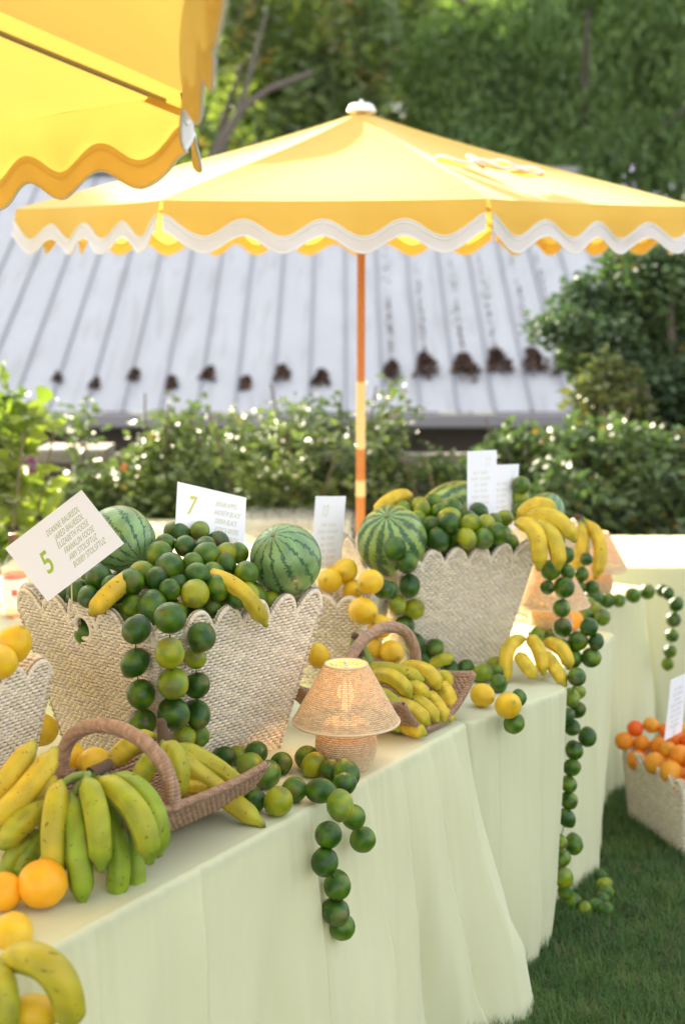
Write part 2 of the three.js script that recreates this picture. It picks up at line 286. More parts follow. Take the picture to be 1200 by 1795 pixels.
{
  // far trees behind the roof: [x, depth, height, crown radius, kind, label]
  const far = [
    [-11, 22, 7.6, 3.3, 'oak', 'broad green tree behind the roof, hidden past the near umbrella'],
    [-6.6, 23, 7.7, 3.2, 'oak', 'green tree behind the roof at the left, below the near umbrella rim'],
    [-2.1, 21.5, 7.5, 2.7, 'branchy', 'open leafy tree with bare grey branches showing left of the umbrella cap'],
    [0.9, 24, 7.9, 3.0, 'oak', 'sunlit yellow green tree directly behind the umbrella cap'],
    [3.6, 22, 7.6, 2.9, 'willow', 'feathery drooping tree with fine leaves right of the umbrella cap'],
    [7.2, 22.5, 7.6, 3.2, 'willow', 'feathery dark tree at the far right above the umbrella'],
    [11.5, 23, 7.6, 3.2, 'oak', 'broad tree beyond the right end of the roof'],
  ];
  for (const [x, z, h, r, kind, label] of far) {
    const g = thing('garden_tree', label, 'tree', V(x, groundY(z), -z), 0, 'trees behind the roof');
    const H = h + 1.9;
    part('trunk', tube([V(0, 0, 0), V(0.1, H * 0.3, 0.05), V(-0.05, H * 0.7, 0)], 0.26, 0.1, 14, 9), M.bark, g);
    limbs(g, Array.from({ length: 6 }, (_, i) => { const a = i * 1.1 + x, t = 0.32 + i * 0.07; return [[[0, H * t, 0], [Math.cos(a) * r * 0.4, H * (t + 0.12), Math.sin(a) * r * 0.4], [Math.cos(a) * r * 0.8, H * (t + 0.2), Math.sin(a) * r * 0.8]], 0.09, 0.03]; }));
    if (kind === 'branchy') limbs(g, [[[[0.2, H * 0.35, 1.6], [0.6, H * 0.5, 1.9], [0.3, H * 0.58, 2.0], [0.9, H * 0.68, 2.1], [1.7, H * 0.72, 2.0]], 0.10, 0.035], [[[0.6, H * 0.5, 1.9], [1.2, H * 0.53, 2.0], [1.5, H * 0.60, 2.1], [2.2, H * 0.64, 2.0]], 0.07, 0.03], [[[0.3, H * 0.58, 2.0], [0.7, H * 0.66, 2.1], [1.1, H * 0.8, 2.0]], 0.06, 0.02], [[[0.2, H * 0.35, 1.6], [-0.4, H * 0.5, 1.9], [-0.3, H * 0.64, 1.9], [-0.8, H * 0.75, 1.8]], 0.08, 0.03], [[[0, H * 0.25, 0], [0.2, H * 0.35, 1.6]], 0.17, 0.15]], 'bare_limb');
    const lobes = [[0, H * 0.6, 0, r, H * 0.34, r * 0.4]];
    for (let i = 0; i < 26; i++) { const y = rr(0.28, 0.93), w = r * Math.sqrt(1 - Math.pow((y - 0.6) * 1.9, 2)); lobes.push([rr(-1, 1) * w, H * y, rr(-0.9, 0.9) * r * 0.6, r * rr(0.14, 0.3), r * rr(0.10, 0.24), r * rr(0.14, 0.26)]); }
    const tint = kind === 'willow' ? leafTint([0.13, 0.24, 0.05], [0.30, 0.44, 0.08]) : leafTint([0.09, 0.17, 0.035], [0.36, 0.46, 0.06], 0.07);
    foliage(lobes, kind === 'branchy' ? 2300 : kind === 'willow' ? 5200 : 3300, kind === 'willow' ? sprays.willow : sprays.oak, tint, g, leafMat, 0.5);
  }
  for (const [x, z, r, label] of [[-13, 33, 4.6, 'dark tree in the back row, farthest left'], [-5.5, 34, 4.8, 'dark tree in the back row behind the branchy tree'], [1.8, 33, 4.6, 'dark tree in the back row behind the umbrella cap'], [8.6, 34, 4.8, 'dark tree in the back row behind the feathery trees'], [15.5, 33, 4.6, 'dark tree in the back row, farthest right']]) {
    const g = thing('tall_tree', label, 'tree', V(x, groundY(z), -z), 0, 'trees in the back row');
    part('trunk', tube([V(0, 0, 0), V(0.2, 4, 0), V(0, 9, 0)], 0.4, 0.15, 10, 8), M.bark, g);
    foliage([[0, 6.2, 0, r, 4.6, 2], [-2.4, 4, 0.6, 3, 3, 1.6], [2.4, 4.4, 0.6, 3, 3, 1.6]], 4800, sprays.oak, leafTint([0.06, 0.12, 0.03], [0.16, 0.25, 0.05]), g, leafMat, 0.5).matrix;
  }
}
{
  const g = thing('slender_tree', 'slender tree beyond the left edge whose crown shades the front table', 'tree', V(-5.1, groundY(12), -12));
  part('trunk', tube([V(0.2, 0, 0), V(0.05, 4, 0.1), V(0, 7.0, 0)], 0.09, 0.04, 12, 8), M.bark, g);
  limbs(g, [[[[0, 6.4, 0], [-0.3, 6.8, 0.1], [-0.6, 7.1, 0.1]], 0.03, 0.01], [[[0, 6.4, 0], [0.3, 6.7, 0], [0.5, 7.0, 0]], 0.03, 0.01]]);
  foliage([[-0.1, 7.06, 0, 0.78, 0.46, 0.5], [0.25, 6.85, 0, 0.42, 0.3, 0.35], [-0.4, 6.95, 0, 0.45, 0.32, 0.35], [0.55, 6.72, 0, 0.42, 0.3, 0.35]], 2900, sprays.small, leafTint([0.03, 0.07, 0.02], [0.09, 0.15, 0.04]), g, leafMat, 0.8);
}
function shrub(name, label, pos, lobes, n, spray, tint, mat, stems = 5, group, extra) {
  const g = thing(name, label, 'shrub', pos, 0, group);
  const top = Math.max(...lobes.map((l) => l[1])), wide = Math.max(...lobes.map((l) => Math.abs(l[0])));
  for (let i = 0; i < stems; i++) { const a = i * 2.4, w = wide * 0.7 + 0.12; part('stem', tube([V(rr(-0.1, 0.1), 0, rr(-0.05, 0.05)), V(Math.cos(a) * w * 0.5, top * 0.5, Math.sin(a) * 0.12), V(Math.cos(a) * w, top * rr(0.85, 1.15), Math.sin(a) * 0.2)], 0.012, 0.005, 10, 6), M.bark, g); }
  foliage(lobes, n, spray, tint, g, mat, 0.55, 'foliage', 1.2);
  if (extra) extra(g);
  return g;
}
// an unclipped bush: many small clumps and a few shoots that stand above the rest
const straggle = (w, h) => { const l = [[0, h * 0.4, 0, w * 0.85, h * 0.4, 0.25]]; for (let i = 0; i < 13; i++) { const a = rr(-1, 1), y = rr(0.45, 1); l.push([a * w * 1.05, h * y * (1 - 0.18 * a * a), rr(-0.15, 0.2), w * rr(0.16, 0.36), h * rr(0.08, 0.17), 0.14]); } for (let i = 0; i < 5; i++) l.push([rr(-0.9, 0.9) * w, h * rr(0.98, 1.2), rr(-0.1, 0.1), 0.035, h * rr(0.08, 0.16), 0.035]); return l; };
{
  const roseTint = leafTint([0.07, 0.13, 0.04], [0.22, 0.31, 0.06], 0.03);
  const roses = [
    [-1.08, 7.4, 0.98, .34, 'rose bush with orange tinged shoots beside the stone pillar'], [-0.32, 7.3, 1.0, .5, 'glittering rose bush behind the card numbered 7'],
    [-0.04, 7.7, 1.02, .36, 'rose bush left of the umbrella pole'], [-0.62, 8.0, .95, .45, 'rose bush half hidden in the hedge below the roof edge'],
  ];
  for (const [x, z, h, w, label] of roses) shrub('rose_bush', label, V(x, 0, -z), straggle(w, h), 950, sprays.rose, roseTint, glossLeaf, 6, 'rose bushes of the hedge',
    (g) => foliage([[0, h * 0.9, 0.05, w * 0.8, h * 0.3, 0.3]], x < -0.9 ? 5 : 2, sprays.flower, () => lin(0.6, 0.16, 0.03), g, leafMat, 0.6, 'orange_shoots'));
  const low = [[0.72, 7.2, .78, .42, 'low green rose bush right of the umbrella pole'], [1.18, 7.8, 1.0, .4, 'rose bush behind the card numbered 11'], [1.62, 7.5, .98, .36, 'climbing shrub with yellowing leaves right of the tall cards'], [2.05, 7.3, .82, .4, 'low leafy shrub behind the far table'], [2.6, 7.4, .9, .45, 'shrub at the right edge behind the far table']];
  for (const [x, z, h, w, label] of low) shrub('garden_shrub', label, V(x, 0, -z), straggle(w, h), 1500, sprays.small, leafTint([0.045, 0.10, 0.03], [0.13, 0.22, 0.045], 0.05), glossLeaf, 5, 'shrubs of the hedge');
  shrub('grape_vine', 'bright green broad leaved vine climbing at the left edge', V(-1.62, 0, -6.6), [[0.02, 0.62, 0, .12, .45, .08], [0.02, 1.25, 0, .13, .26, .08], [-0.24, 0.9, 0, .13, .5, .08], [0.1, 0.95, 0.02, .12, .16, .06], [-0.1, 1.05, 0, .14, .2, .08]], 105, sprays.vine, leafTint([0.10, 0.20, 0.02], [0.33, 0.42, 0.03]), leafMat, 4);
  const tree = thing('dark_shrub_tree', 'large dark green small leaved tree at the right over the fence', 'tree', V(2.25, 0, -9.1));
  part('trunk', tube([V(0, 0, 0), V(0.05, 0.6, 0), V(-0.15, 1.3, 0.1)], 0.07, 0.04, 10, 8), M.bark, tree);
  limbs(tree, [[[[0, 0.7, 0], [-0.3, 1.2, 0.1], [-0.9, 1.7, 0.1]], 0.035, 0.012], [[[0, 0.7, 0], [0.3, 1.4, 0], [0.6, 2.2, 0]], 0.035, 0.012], [[[-0.15, 1.3, 0.1], [-0.2, 1.8, 0.1], [-0.1, 2.5, 0]], 0.035, 0.012]]);
  const mass = []; for (let i = 0; i < 64; i++) { const y = rr(0.25, 2.65), left = y < 1.15 ? -0.45 - 0.15 * Math.sin(y * 9) : y < 1.95 ? -0.8 + 0.9 * Math.abs(y - 1.68) : -0.4 + (y - 1.95) * 0.5; mass.push([mix(left, 1.25, rnd()), y, rr(-0.35, 0.35), rr(0.13, 0.3), rr(0.10, 0.24), rr(0.13, 0.26)]); }
  for (let i = 0; i < 11; i++) { const y = rr(1.2, 2.0); mass.push([-0.95 + 1.1 * Math.pow(Math.abs(y - 1.68), 0.8) + rr(0, 0.35), y, rr(-0.1, 0.3), rr(0.08, 0.2), rr(0.07, 0.15), rr(0.1, 0.2)]); }
  foliage([[0.35, 1.5, -0.1, .6, .8, .3], ...mass], 8200, sprays.small, leafTint([0.04, 0.095, 0.025], [0.13, 0.22, 0.045], 0.02), tree, glossLeaf, 0.6);
  foliage([[0.1, 2.35, 0.35, .7, .45, .3]], 55, sprays.lilac, () => lin(0.30, 0.28, 0.46), tree, leafMat, 0.6, 'lilac_flowers');
  const vine = shrub('hop_vine', 'yellow green climbing vine on the fence under the dark tree', V(1.62, 0, -8.35), [[0, 0.85, 0, .17, .55, .14], [-0.08, 1.15, 0, .14, .3, .12], [0.02, 0.4, 0, .3, .35, .2]], 700, sprays.small, leafTint([0.08, 0.12, 0.02], [0.24, 0.26, 0.04], 0.12), glossLeaf, 3);
  shrub('leafy_climber', 'mid green climber covering the fence at the right edge', V(2.15, 0, -7.9), [[0, 0.6, 0, .26, .6, .2], [0.15, 1.0, 0, .25, .35, .2]], 900, sprays.small, leafTint([0.05, 0.11, 0.025], [0.12, 0.21, 0.04]), glossLeaf, 3);
  // plum coloured foliage low behind the bottles
  shrub('plum_shrub', 'low plum purple shrub behind the bottles at the left', V(-1.5, 0, -7.85), [[-0.15, 0.45, 0, .5, .42, .12]], 520, sprays.small, leafTint([0.09, 0.02, 0.06], [0.18, 0.05, 0.13]), leafMat, 3);
}

// ------------------------------------------------------------------ umbrellas
function umbrella(label, x, z, turn, tilt, extras, rise = 0, waves = 4) {
  const R = 1.35, RIM = 2.115 + rise, TOP = 2.505 + rise, DROP = 0.085, BAND = 0.05;
  const g = thing('garden_umbrella', label, 'umbrella', V(x, 0, -z), 0, 'scalloped yellow umbrellas'); g.rotation.x = tilt;
  const corner = (k) => { const a = turn + k * Math.PI / 4; return V(Math.cos(a) * R, RIM, Math.sin(a) * R); };
  const apex = V(0, TOP, 0);
  for (let k = 0; k < 8; k++) {
    const a = corner(k), b = corner(k + 1), mid = a.clone().add(b).multiplyScalar(0.5).setY(0).normalize();
    const edge = (u) => { const p = a.clone().lerp(b, u); p.addScaledVector(mid, -0.022 * 4 * u * (1 - u)); p.y -= 0.004 * 4 * u * (1 - u); return p; };
    part('canopy_panel', grid(28, 24, (u, v) => { const e = edge(u), p = apex.clone().lerp(e, v); const s = 4 * u * (1 - u);
      p.y += -0.016 * s * Math.sin(Math.PI * v) - 0.02 * Math.sin(Math.PI * v) * (1 - v) + 0.0016 * nz(u * 9 + k, v * 3) * s; return p; }, (u, v) => [u * v, v * 1.3]), M.canvas, g);
    // hanging scalloped valance, each with its white band and piping
    const hang = (u, d, off) => { const p = edge(u); const w = 0.012 * Math.sin(u * 6.28 * 2 + k) + 0.01 * nz(u * 7, k * 3, d * 9); const f = d / 0.15;
      p.addScaledVector(mid, off + 0.006 * Math.min(1, f * 4) + (w + 0.01) * f + 0.008 * f * nz(u * 14, d * 12 + k)); p.y -= d; return p; };
    const scal = (u) => DROP - (waves > 4 ? 0.021 : 0.027) * Math.cos(u * 2 * waves * Math.PI) - 0.014 * Math.exp(-Math.pow(Math.min(u, 1 - u) / 0.03, 2));
    const val = part('valance', grid(64, 9, (u, v) => hang(mix(0.006, 0.994, u), v * (scal(u) + BAND), 0), (u, v) => [u, v * 0.15]), M.canvas, g);
    part('scalloped_band', grid(64, 4, (u, v) => hang(mix(0.006, 0.994, u), scal(u) + v * (BAND + 0.002), 0.003)), M.trim, val);
    const line = (t) => tube(Array.from({ length: 49 }, (_, i) => { const u = i / 48; return hang(mix(0.006, 0.994, u), scal(u) + t * BAND, 0.0035); }), 0.0022, 0.0022, 110, 5);
    part('piping', mergeGeometries([line(0.0), line(0.2), line(0.98), line(1.02)]), M.piping, val);
    // rib under the seam and its pocket
    const tip = corner(k); const rp = (t) => apex.clone().lerp(tip, t).add(V(0, -0.028 - 0.015 * Math.sin(Math.PI * t), 0));
    const rib = part('rib', tube([rp(0.06), rp(0.4), rp(0.7), rp(0.975)], 0.0055, 0.005, 14, 6), M.ribMetal, g);
    const pk = part('rib_pocket', grid(4, 5, (u, v) => { const t = rp(mix(0.945, 0.995, v)); const s = V(-tip.z, 0, tip.x).normalize(); return t.addScaledVector(s, mix(-0.02, 0.02, u)).add(V(0, -0.009 - 0.006 * Math.sin(Math.PI * u), 0)); }), M.canvas, g);
    part('strut', tube([rp(0.5), V(0, TOP - 0.24, 0).lerp(rp(0.5), 0.03)], 0.006, 0.006, 4, 6), M.poleWood, g);
  }
  const cap = part('cap', lathe([[0, TOP + 0.032], [0.034, TOP + 0.032], [0.046, TOP + 0.026], [0.058, TOP + 0.003], [0.056, TOP - 0.004], [0, TOP - 0.004]], 8), M.white, g);
  part('cap_knob', lathe([[0, TOP + 0.046], [0.006, TOP + 0.044], [0.008, TOP + 0.037], [0.006, TOP + 0.03], [0, TOP + 0.03]], 16), M.white, cap);
  const seg = (y0, y1, r, m, n) => part(n, new THREE.CylinderGeometry(r, r, y1 - y0, 20).translate(0, (y0 + y1) / 2, 0), m, g);
  const yAt = (py) => at(632, py, 5.87).y;
  const c1 = yAt(668), c2 = yAt(785), c3 = yAt(840), c4 = yAt(868);
  seg(c1, TOP, 0.0165, M.poleWood, 'upper_pole'); seg(c2, c1, 0.019, M.polePale, 'pole_sleeve'); seg(c3, c2, 0.0185, M.poleWood, 'middle_pole'); seg(c4, c3, 0.0195, M.polePale, 'pole_collar'); seg(0.05, c4, 0.0185, M.poleWood, 'lower_pole');
  for (const y of [c1 - 0.14, c2 + 0.015]) part('bolt', new THREE.SphereGeometry(0.006, 8, 6).translate(-0.018, y, 0.006), M.steel, g);
  part('hub', lathe([[0.0, 0.05], [0.03, 0.05], [0.034, 0.03], [0.034, 0.0], [0.02, -0.02], [0, -0.02]], 20).translate(0, TOP - 0.26, 0), M.poleWood, g);
  part('base', lathe([[0, 0.07], [0.05, 0.07], [0.2, 0.05], [0.24, 0.03], [0.245, 0.002], [0, 0.002]], 32), M.white, g);
  if (extras) extras(g, corner, apex);
  return g;
}
const RAD = Math.PI / 180;
umbrella('yellow umbrella with white scalloped trim in the centre behind the tables', 0.075, 5.87, 28.8 * RAD, 0.033, (g, corner, apex) => {
  // the tie strap lying on the right front panel
  const a = corner(1), b = corner(0), P = (u, v, w = 0.012) => apex.clone().lerp(a.clone().lerp(b, u), v).add(V(0, -0.02 * Math.sin(Math.PI * v) + w, 0));
  const way = (pts) => new THREE.CatmullRomCurve3(pts);
  const ribbon = (c, wid, h0) => grid(60, 3, (u, v) => { const p = c.getPointAt(u), t = c.getTangentAt(u), s = V(-t.z, 0, t.x).normalize(), tw = 0.9 * Math.sin(u * 9 + h0); return p.addScaledVector(s, (v - 0.5) * wid * Math.cos(tw)).add(V(0, (v - 0.5) * wid * Math.sin(tw) * 0.8 + 0.004, 0)); });
  const c1 = way([P(0.04, 0.60), P(0.16, 0.66, 0.02), P(0.27, 0.70, 0.03), P(0.40, 0.735, 0.02), P(0.55, 0.76, 0.02)]), c2 = way([P(0.55, 0.76, 0.02), P(0.46, 0.70, 0.03), P(0.33, 0.655, 0.025), P(0.22, 0.64, 0.03), P(0.27, 0.70, 0.02)]);
  const s = part('tie_strap', mergeGeometries([ribbon(c1, 0.035, 0.3), ribbon(c2, 0.032, 1.4)]), M.canvas, g);
  for (const c of [c1, c2]) part('strap_edge', tube(Array.from({ length: 20 }, (_, i) => c.getPointAt(i / 19).add(V(0.0, 0.012 + 0.006 * Math.sin(i), 0.012))), 0.006, 0.006, 40, 5), M.trim, s);
}, 0.035);
umbrella('yellow umbrella seen from below at the top left corner', -1.44, 1.75, -31.2 * RAD, -0.08, null, 0.10, 5);
umbrella('yellow umbrella beyond the left edge of the picture, beside the bar table', -3.2, 3.75, 10 * RAD, 0);

// ------------------------------------------------------------------ draped tables
const DECK = 0.75;
function drapedTable(label, fx, fz, dx, dz, len, wide, top, seedN, o = {}) {   // front edge starts at (fx, depth fz) and runs along (dx, dz); the table lies to the left of it
  const l = Math.hypot(dx, dz); dx /= l; dz /= l;
  const along = V(dx, 0, -dz), back = V(-dz, 0, -dx), flare = o.flare ?? 0.07, fold = o.fold ?? 1;
  const c0 = V(fx, 0, -fz).addScaledVector(along, len / 2).addScaledVector(back, wide / 2);
  const g = thing('draped_table', label, 'table', c0.clone(), 0, 'tables draped in pale green cloth');
  const r = 0.025, hx = len / 2, hz = wide / 2;
  // perimeter with rounded corners: position, outward normal, corner weight
  const per = [], add = (x, z, nx, nzz, c) => per.push({ p: V(0, 0, 0).addScaledVector(along, x).addScaledVector(back, z), n: V(0, 0, 0).addScaledVector(along, nx).addScaledVector(back, nzz), c });
  const sides = [[1, 0], [0, 1], [-1, 0], [0, -1]];   // normals: end, back, start, front
  const cw = (d) => Math.exp(-Math.pow(d / 0.13, 2));
  const straight = (x0, z0, x1, z1, nx, nzz) => { const L = Math.hypot(x1 - x0, z1 - z0), n = Math.ceil(L / (o.pleats ? 0.005 : 0.011)); for (let i = 0; i < n; i++) { const t = i / n; add(mix(x0, x1, t), mix(z0, z1, t), nx, nzz, cw(t * L) + cw((1 - t) * L)); } };
  const arc = (cx, cz, a0) => { for (let i = 0; i < 7; i++) { const a = a0 + i / 7 * Math.PI / 2; add(cx + r * Math.cos(a), cz + r * Math.sin(a), Math.cos(a), Math.sin(a), 1); } };
  straight(hx, -hz + r, hx, hz - r, 1, 0); arc(hx - r, hz - r, 0); straight(hx - r, hz, -hx + r, hz, 0, 1); arc(-hx + r, hz - r, Math.PI / 2);
  straight(-hx, hz - r, -hx, -hz + r, -1, 0); arc(-hx + r, -hz + r, Math.PI); straight(-hx + r, -hz, hx - r, -hz, 0, -1); arc(hx - r, -hz + r, Math.PI * 1.5);
  const n = per.length; per.push(per[0]);
  let s = 0; const S = per.map((q, i) => (i ? (s += q.p.distanceTo(per[i - 1].p)) : 0));
  const rows = [-1, 0, 0.004, 0.009, 0.016, 0.026, 0.04, 0.06, 0.09, 0.13, 0.18, 0.24, 0.31, 0.38, 0.45, 0.52, 0.58, 0.63, 0.67, 0.70, top - 0.022, top - 0.006];
  const skirt = grid(n, rows.length - 1, (u, v) => {
    const i = Math.round(u * n), q = per[i], xa = q.p.dot(along), t = rows[Math.round(v * (rows.length - 1))], ss = S[i]; if (t < 0) return q.p.clone().addScaledVector(q.n, -0.02).setY(top - 0.0012);
    const f = t / top, lean = 0.35 * f, ra = Math.min(1, t / 0.016) * Math.PI / 2;
    const wave = 0.9 * nz((ss + lean * 0.25) * 5.2, seedN, f * 0.7) + 0.45 * nz((ss + lean * 0.5) * 11.5, seedN + 5, f) + 0.16 * nz(ss * 26, seedN + 9, f * 1.6);
    const ridge = Math.pow(Math.abs(Math.sin((ss + 0.16 * f * Math.sin(ss * 3 + seedN)) * 6.1 + seedN + 1.6 * nz(ss * 2.3, seedN))), 9) + 0.5 * Math.pow(Math.abs(Math.sin((ss - 0.14 * f) * 10.7 + 2 * nz(ss * 3.1, seedN + 4))), 12) * (0.5 + nz(ss * 1.7, seedN + 2));
    let off = 0.010 * Math.sin(ra) + flare * Math.pow(f, 1.15) * (0.25 + 0.9 * q.c) + fold * (0.05 * wave * smooth(0.01, 0.9, f) + 0.04 * ridge * smooth(0.02, 0.7, f)) + 0.005 * nz(ss * 40, seedN, 2) * smooth(0.0, 0.02, f) * (1 - f);
    if (o.pleats && q.n.dot(back) < -0.9) for (const [px, dep, run] of o.pleats) { const d = xa - px - run * f; if (d > -0.16 && d < 0.006) off += dep * Math.sqrt(smooth(0.0, 0.25, f)) * (d < 0 ? Math.pow(1 + d / 0.16, 1.6) : 1 - d / 0.006); }
    return q.p.clone().addScaledVector(q.n, off).setY(top - (t < 0.016 ? 0.010 * (1 - Math.cos(ra)) + 0.0004 : t - 0.0056));
  }, (u, v) => [S[Math.round(u * n)] / 1.2, Math.max(0, rows[Math.round(v * (rows.length - 1))]) / 1.2]);
  const N = Math.ceil(len / 0.03), Q = Math.ceil(wide / 0.03);
  const sheet = grid(N, Q, (u, v) => { let x = mix(-hx, hx, u), z = mix(-hz, hz, v); { const ex = Math.abs(x) - (hx - r), ez = Math.abs(z) - (hz - r); if (ex > 0 && ez > 0) { const l2 = Math.hypot(ex, ez), k2 = Math.min(1, r / l2); x = Math.sign(x) * (hx - r + ex * k2); z = Math.sign(z) * (hz - r + ez * k2); } }
    const e = Math.min(1, Math.min(hx - Math.abs(x), hz - Math.abs(z)) / 0.05);
    return V(0, top + e * (0.0016 * nz(x * 6, z * 6, seedN) + 0.0012 * Math.pow(Math.abs(nz(x * 3 + z * 2, seedN)), 0.5)), 0).addScaledVector(along, x).addScaledVector(back, z); }, (u, v) => [u * len / 1.2, v * wide / 1.2]);
  const cl = part('tablecloth', mergeGeometries([skirt, sheet]), M.cloth, g);
  part('tabletop', box(len - 0.03, 0.03, wide - 0.03, 0, top - 0.021, 0).rotateY(Math.atan2(-along.z, along.x)), M.table, g);
  for (const [a, b] of [[1, 1], [1, -1], [-1, 1], [-1, -1]]) { const q = V(0, 0, 0).addScaledVector(along, a * (hx - 0.06)).addScaledVector(back, b * (hz - 0.06)); part('leg', new THREE.CylinderGeometry(0.014, 0.014, top - 0.036, 10).translate(q.x, (top - 0.036) / 2, q.z), M.steel, g); }
  return g;
}
drapedTable('long front table draped in pale green cloth with banana trays and lime strings', -0.66, 1.885, 0.53, 0.85, 1.82, 0.78, DECK, 3, { flare: 0.13, pleats: [[-0.467, 0.016, -0.02], [-0.176, 0.02, -0.05], [0.19, 0.016, -0.02], [0.42, 0.022, 0.04], [0.56, 0.02, 0.08], [0.70, 0.024, 0.1], [0.82, 0.02, 0.1]] });
drapedTable('short draped table under the lemons, next behind the front table', 0.315, 3.45, 0.66, 0.72, 0.44, 0.8, DECK - 0.004, 11, { flare: -0.03, fold: 0.55, pleats: [[-0.12, 0.015, 0.0], [0.05, 0.018, 0.02], [0.16, 0.014, 0.0]] });
drapedTable('draped table with the lime string trailing down to the grass', 0.565, 3.87, 0.46, 0.89, 0.65, 0.78, DECK - 0.008, 20, { flare: -0.02, fold: 0.55, pleats: [[-0.1, 0.015, 0.0], [0.1, 0.018, 0.03], [0.24, 0.014, 0.0]] });
drapedTable('draped table behind the orange basket with limes along its edge', 0.70, 4.62, 0.57, 0.82, 0.74, 0.7, DECK - 0.012, 31, { flare: 0.03, fold: 0.8 });
drapedTable('empty draped table at the far right', 0.80, 5.66, 1, 0, 2.3, 0.8, DECK - 0.016, 43, {});
drapedTable('sunlit draped bar table crowded with glasses behind the front basket', -1.35, 5.55, 1, 0, 1.38, 1.3, DECK, 57, {});
drapedTable('draped bar table with the bottles at the left edge', -2.2, 4.5, 1, 0, 1.45, 0.8, DECK - 0.004, 69, {});

// ------------------------------------------------------------------ fruit
const citrus = (seg, nip, squash, f) => { // a fruit of unit radius, its axis along y
  const g = new THREE.SphereGeometry(1, seg, Math.round(seg * 0.75)), p = g.attributes.position, v = V(0, 0, 0);
  for (let i = 0; i < p.count; i++) { v.fromBufferAttribute(p, i); const y = v.y, k = 1 + 0.03 * nz(v.x * 1.6 + nip * 50, y * 1.6, v.z * 1.6 + squash * 20);
    const tip = nip * Math.exp(-Math.pow((1 - y) / 0.10, 1)) + nip * 0.45 * Math.exp(-(1 + y) / 0.07); const dent = -0.03 * Math.exp(-(1 + y) / 0.012);
    p.setXYZ(i, v.x * k * (1 - 0.05 * nip * y), y * squash * k + Math.sign(y) * tip + dent * -1, v.z * k * (1 - 0.05 * nip * y)); }
  g.computeVertexNormals(); return paint(g, f);
};
const limeGeos = [];
for (let k = 0; k < 14; k++) {
  const ripe = [0.05, 0.15, 0.4, 0.8, 0.28, 0.95, 0.0, 0.18, 0.6, 0.35, 0.12, 0.7, 0.3, 0.06][k], sc = k % 3 === 1 ? 0.34 : 0.5;
  limeGeos.push(citrus(30, k % 4 === 1 ? 0.16 : 0.09, [1.08, 1.17, 1.03, 1.22, 1.11][k % 5], (v) => {
    const a = nz(v.x * 1.3 + k * 9, v.y * 1.3, v.z * 1.3), b = nz(v.x * 3.3 + k * 5, v.y * 3.3, v.z * 3.3 + 4), side = Math.max(0, v.x * Math.cos(k) + v.z * Math.sin(k));
    const t = clamp(ripe + 0.45 * a + 0.12 * b + 0.25 * Math.pow(side, 3)), brown = smooth(sc, sc + 0.18, nz(v.x * 2.1 + k * 13, v.y * 2.1 + 3, v.z * 2.1)) * 0.42, pole = smooth(0.955, 0.99, Math.abs(v.y) / 1.06) * 0.5;
    const c = [mix(0.016, 0.33, t * t * 0.75 + 0.25 * t), mix(0.062, 0.34, t), mix(0.002, 0.008, t)];
    return c.map((x, i) => mix(mix(x, [0.27, 0.15, 0.05][i], brown), [0.16, 0.15, 0.04][i], pole));
  }));
}
const lemonGeos = [0, 1, 2].map((k) => citrus(32, 0.2, 1.16, (v) => { const a = nz(v.x * 1.4 + k * 7, v.y * 1.4, v.z * 1.4), pole = smooth(1.28, 1.35, Math.abs(v.y)); return [mix(0.80 + 0.08 * a, 0.45, pole), mix(0.50 + 0.10 * a, 0.36, pole), 0.018]; }));
const orangeGeos = [[0.85, 0.19, 0.006], [0.82, 0.27, 0.012], [0.80, 0.33, 0.02], [0.87, 0.125, 0.006], [0.90, 0.43, 0.012]].map((c, k) => citrus(30, 0.012, 0.95, (v) => { const a = 1 + 0.15 * nz(v.x * 2 + k * 5, v.y * 2, v.z * 2); return [c[0], c[1] * a, c[2]]; }));
const spin = (m, tiltMax = 6.28) => { m.rotation.set(rr(0, tiltMax), rr(0, 6.28), rr(0, tiltMax)); return m; };
const limeMesh = (r, k) => { const m = new THREE.Mesh(limeGeos[(k ?? Math.floor(rnd() * 14)) % 14], M.lime); m.scale.setScalar(r / 1.03); m.castShadow = m.receiveShadow = true; return spin(m); };
function relax(list, fixed, steps = 40, slack = 0.0015) {
  for (let it = 0; it < steps; it++) {
    for (let i = 0; i < list.length; i++) {
      for (let j = i + 1; j < list.length; j++) { const a = list[i], b = list[j], d = a.p.clone().sub(b.p), L = d.length() || 1e-4, o = a.r + b.r - slack - L; if (o > 0) { d.multiplyScalar(o * 0.45 / L); a.p.add(d); b.p.sub(d); } }
      for (const f of fixed) { const a = list[i], d = a.p.clone().sub(f.p), L = d.length(), o = a.r + f.r - slack - L; if (o > 0) a.p.addScaledVector(d, o * 0.8 / L); }
    }
  }
}
const wireMat = M.wire;
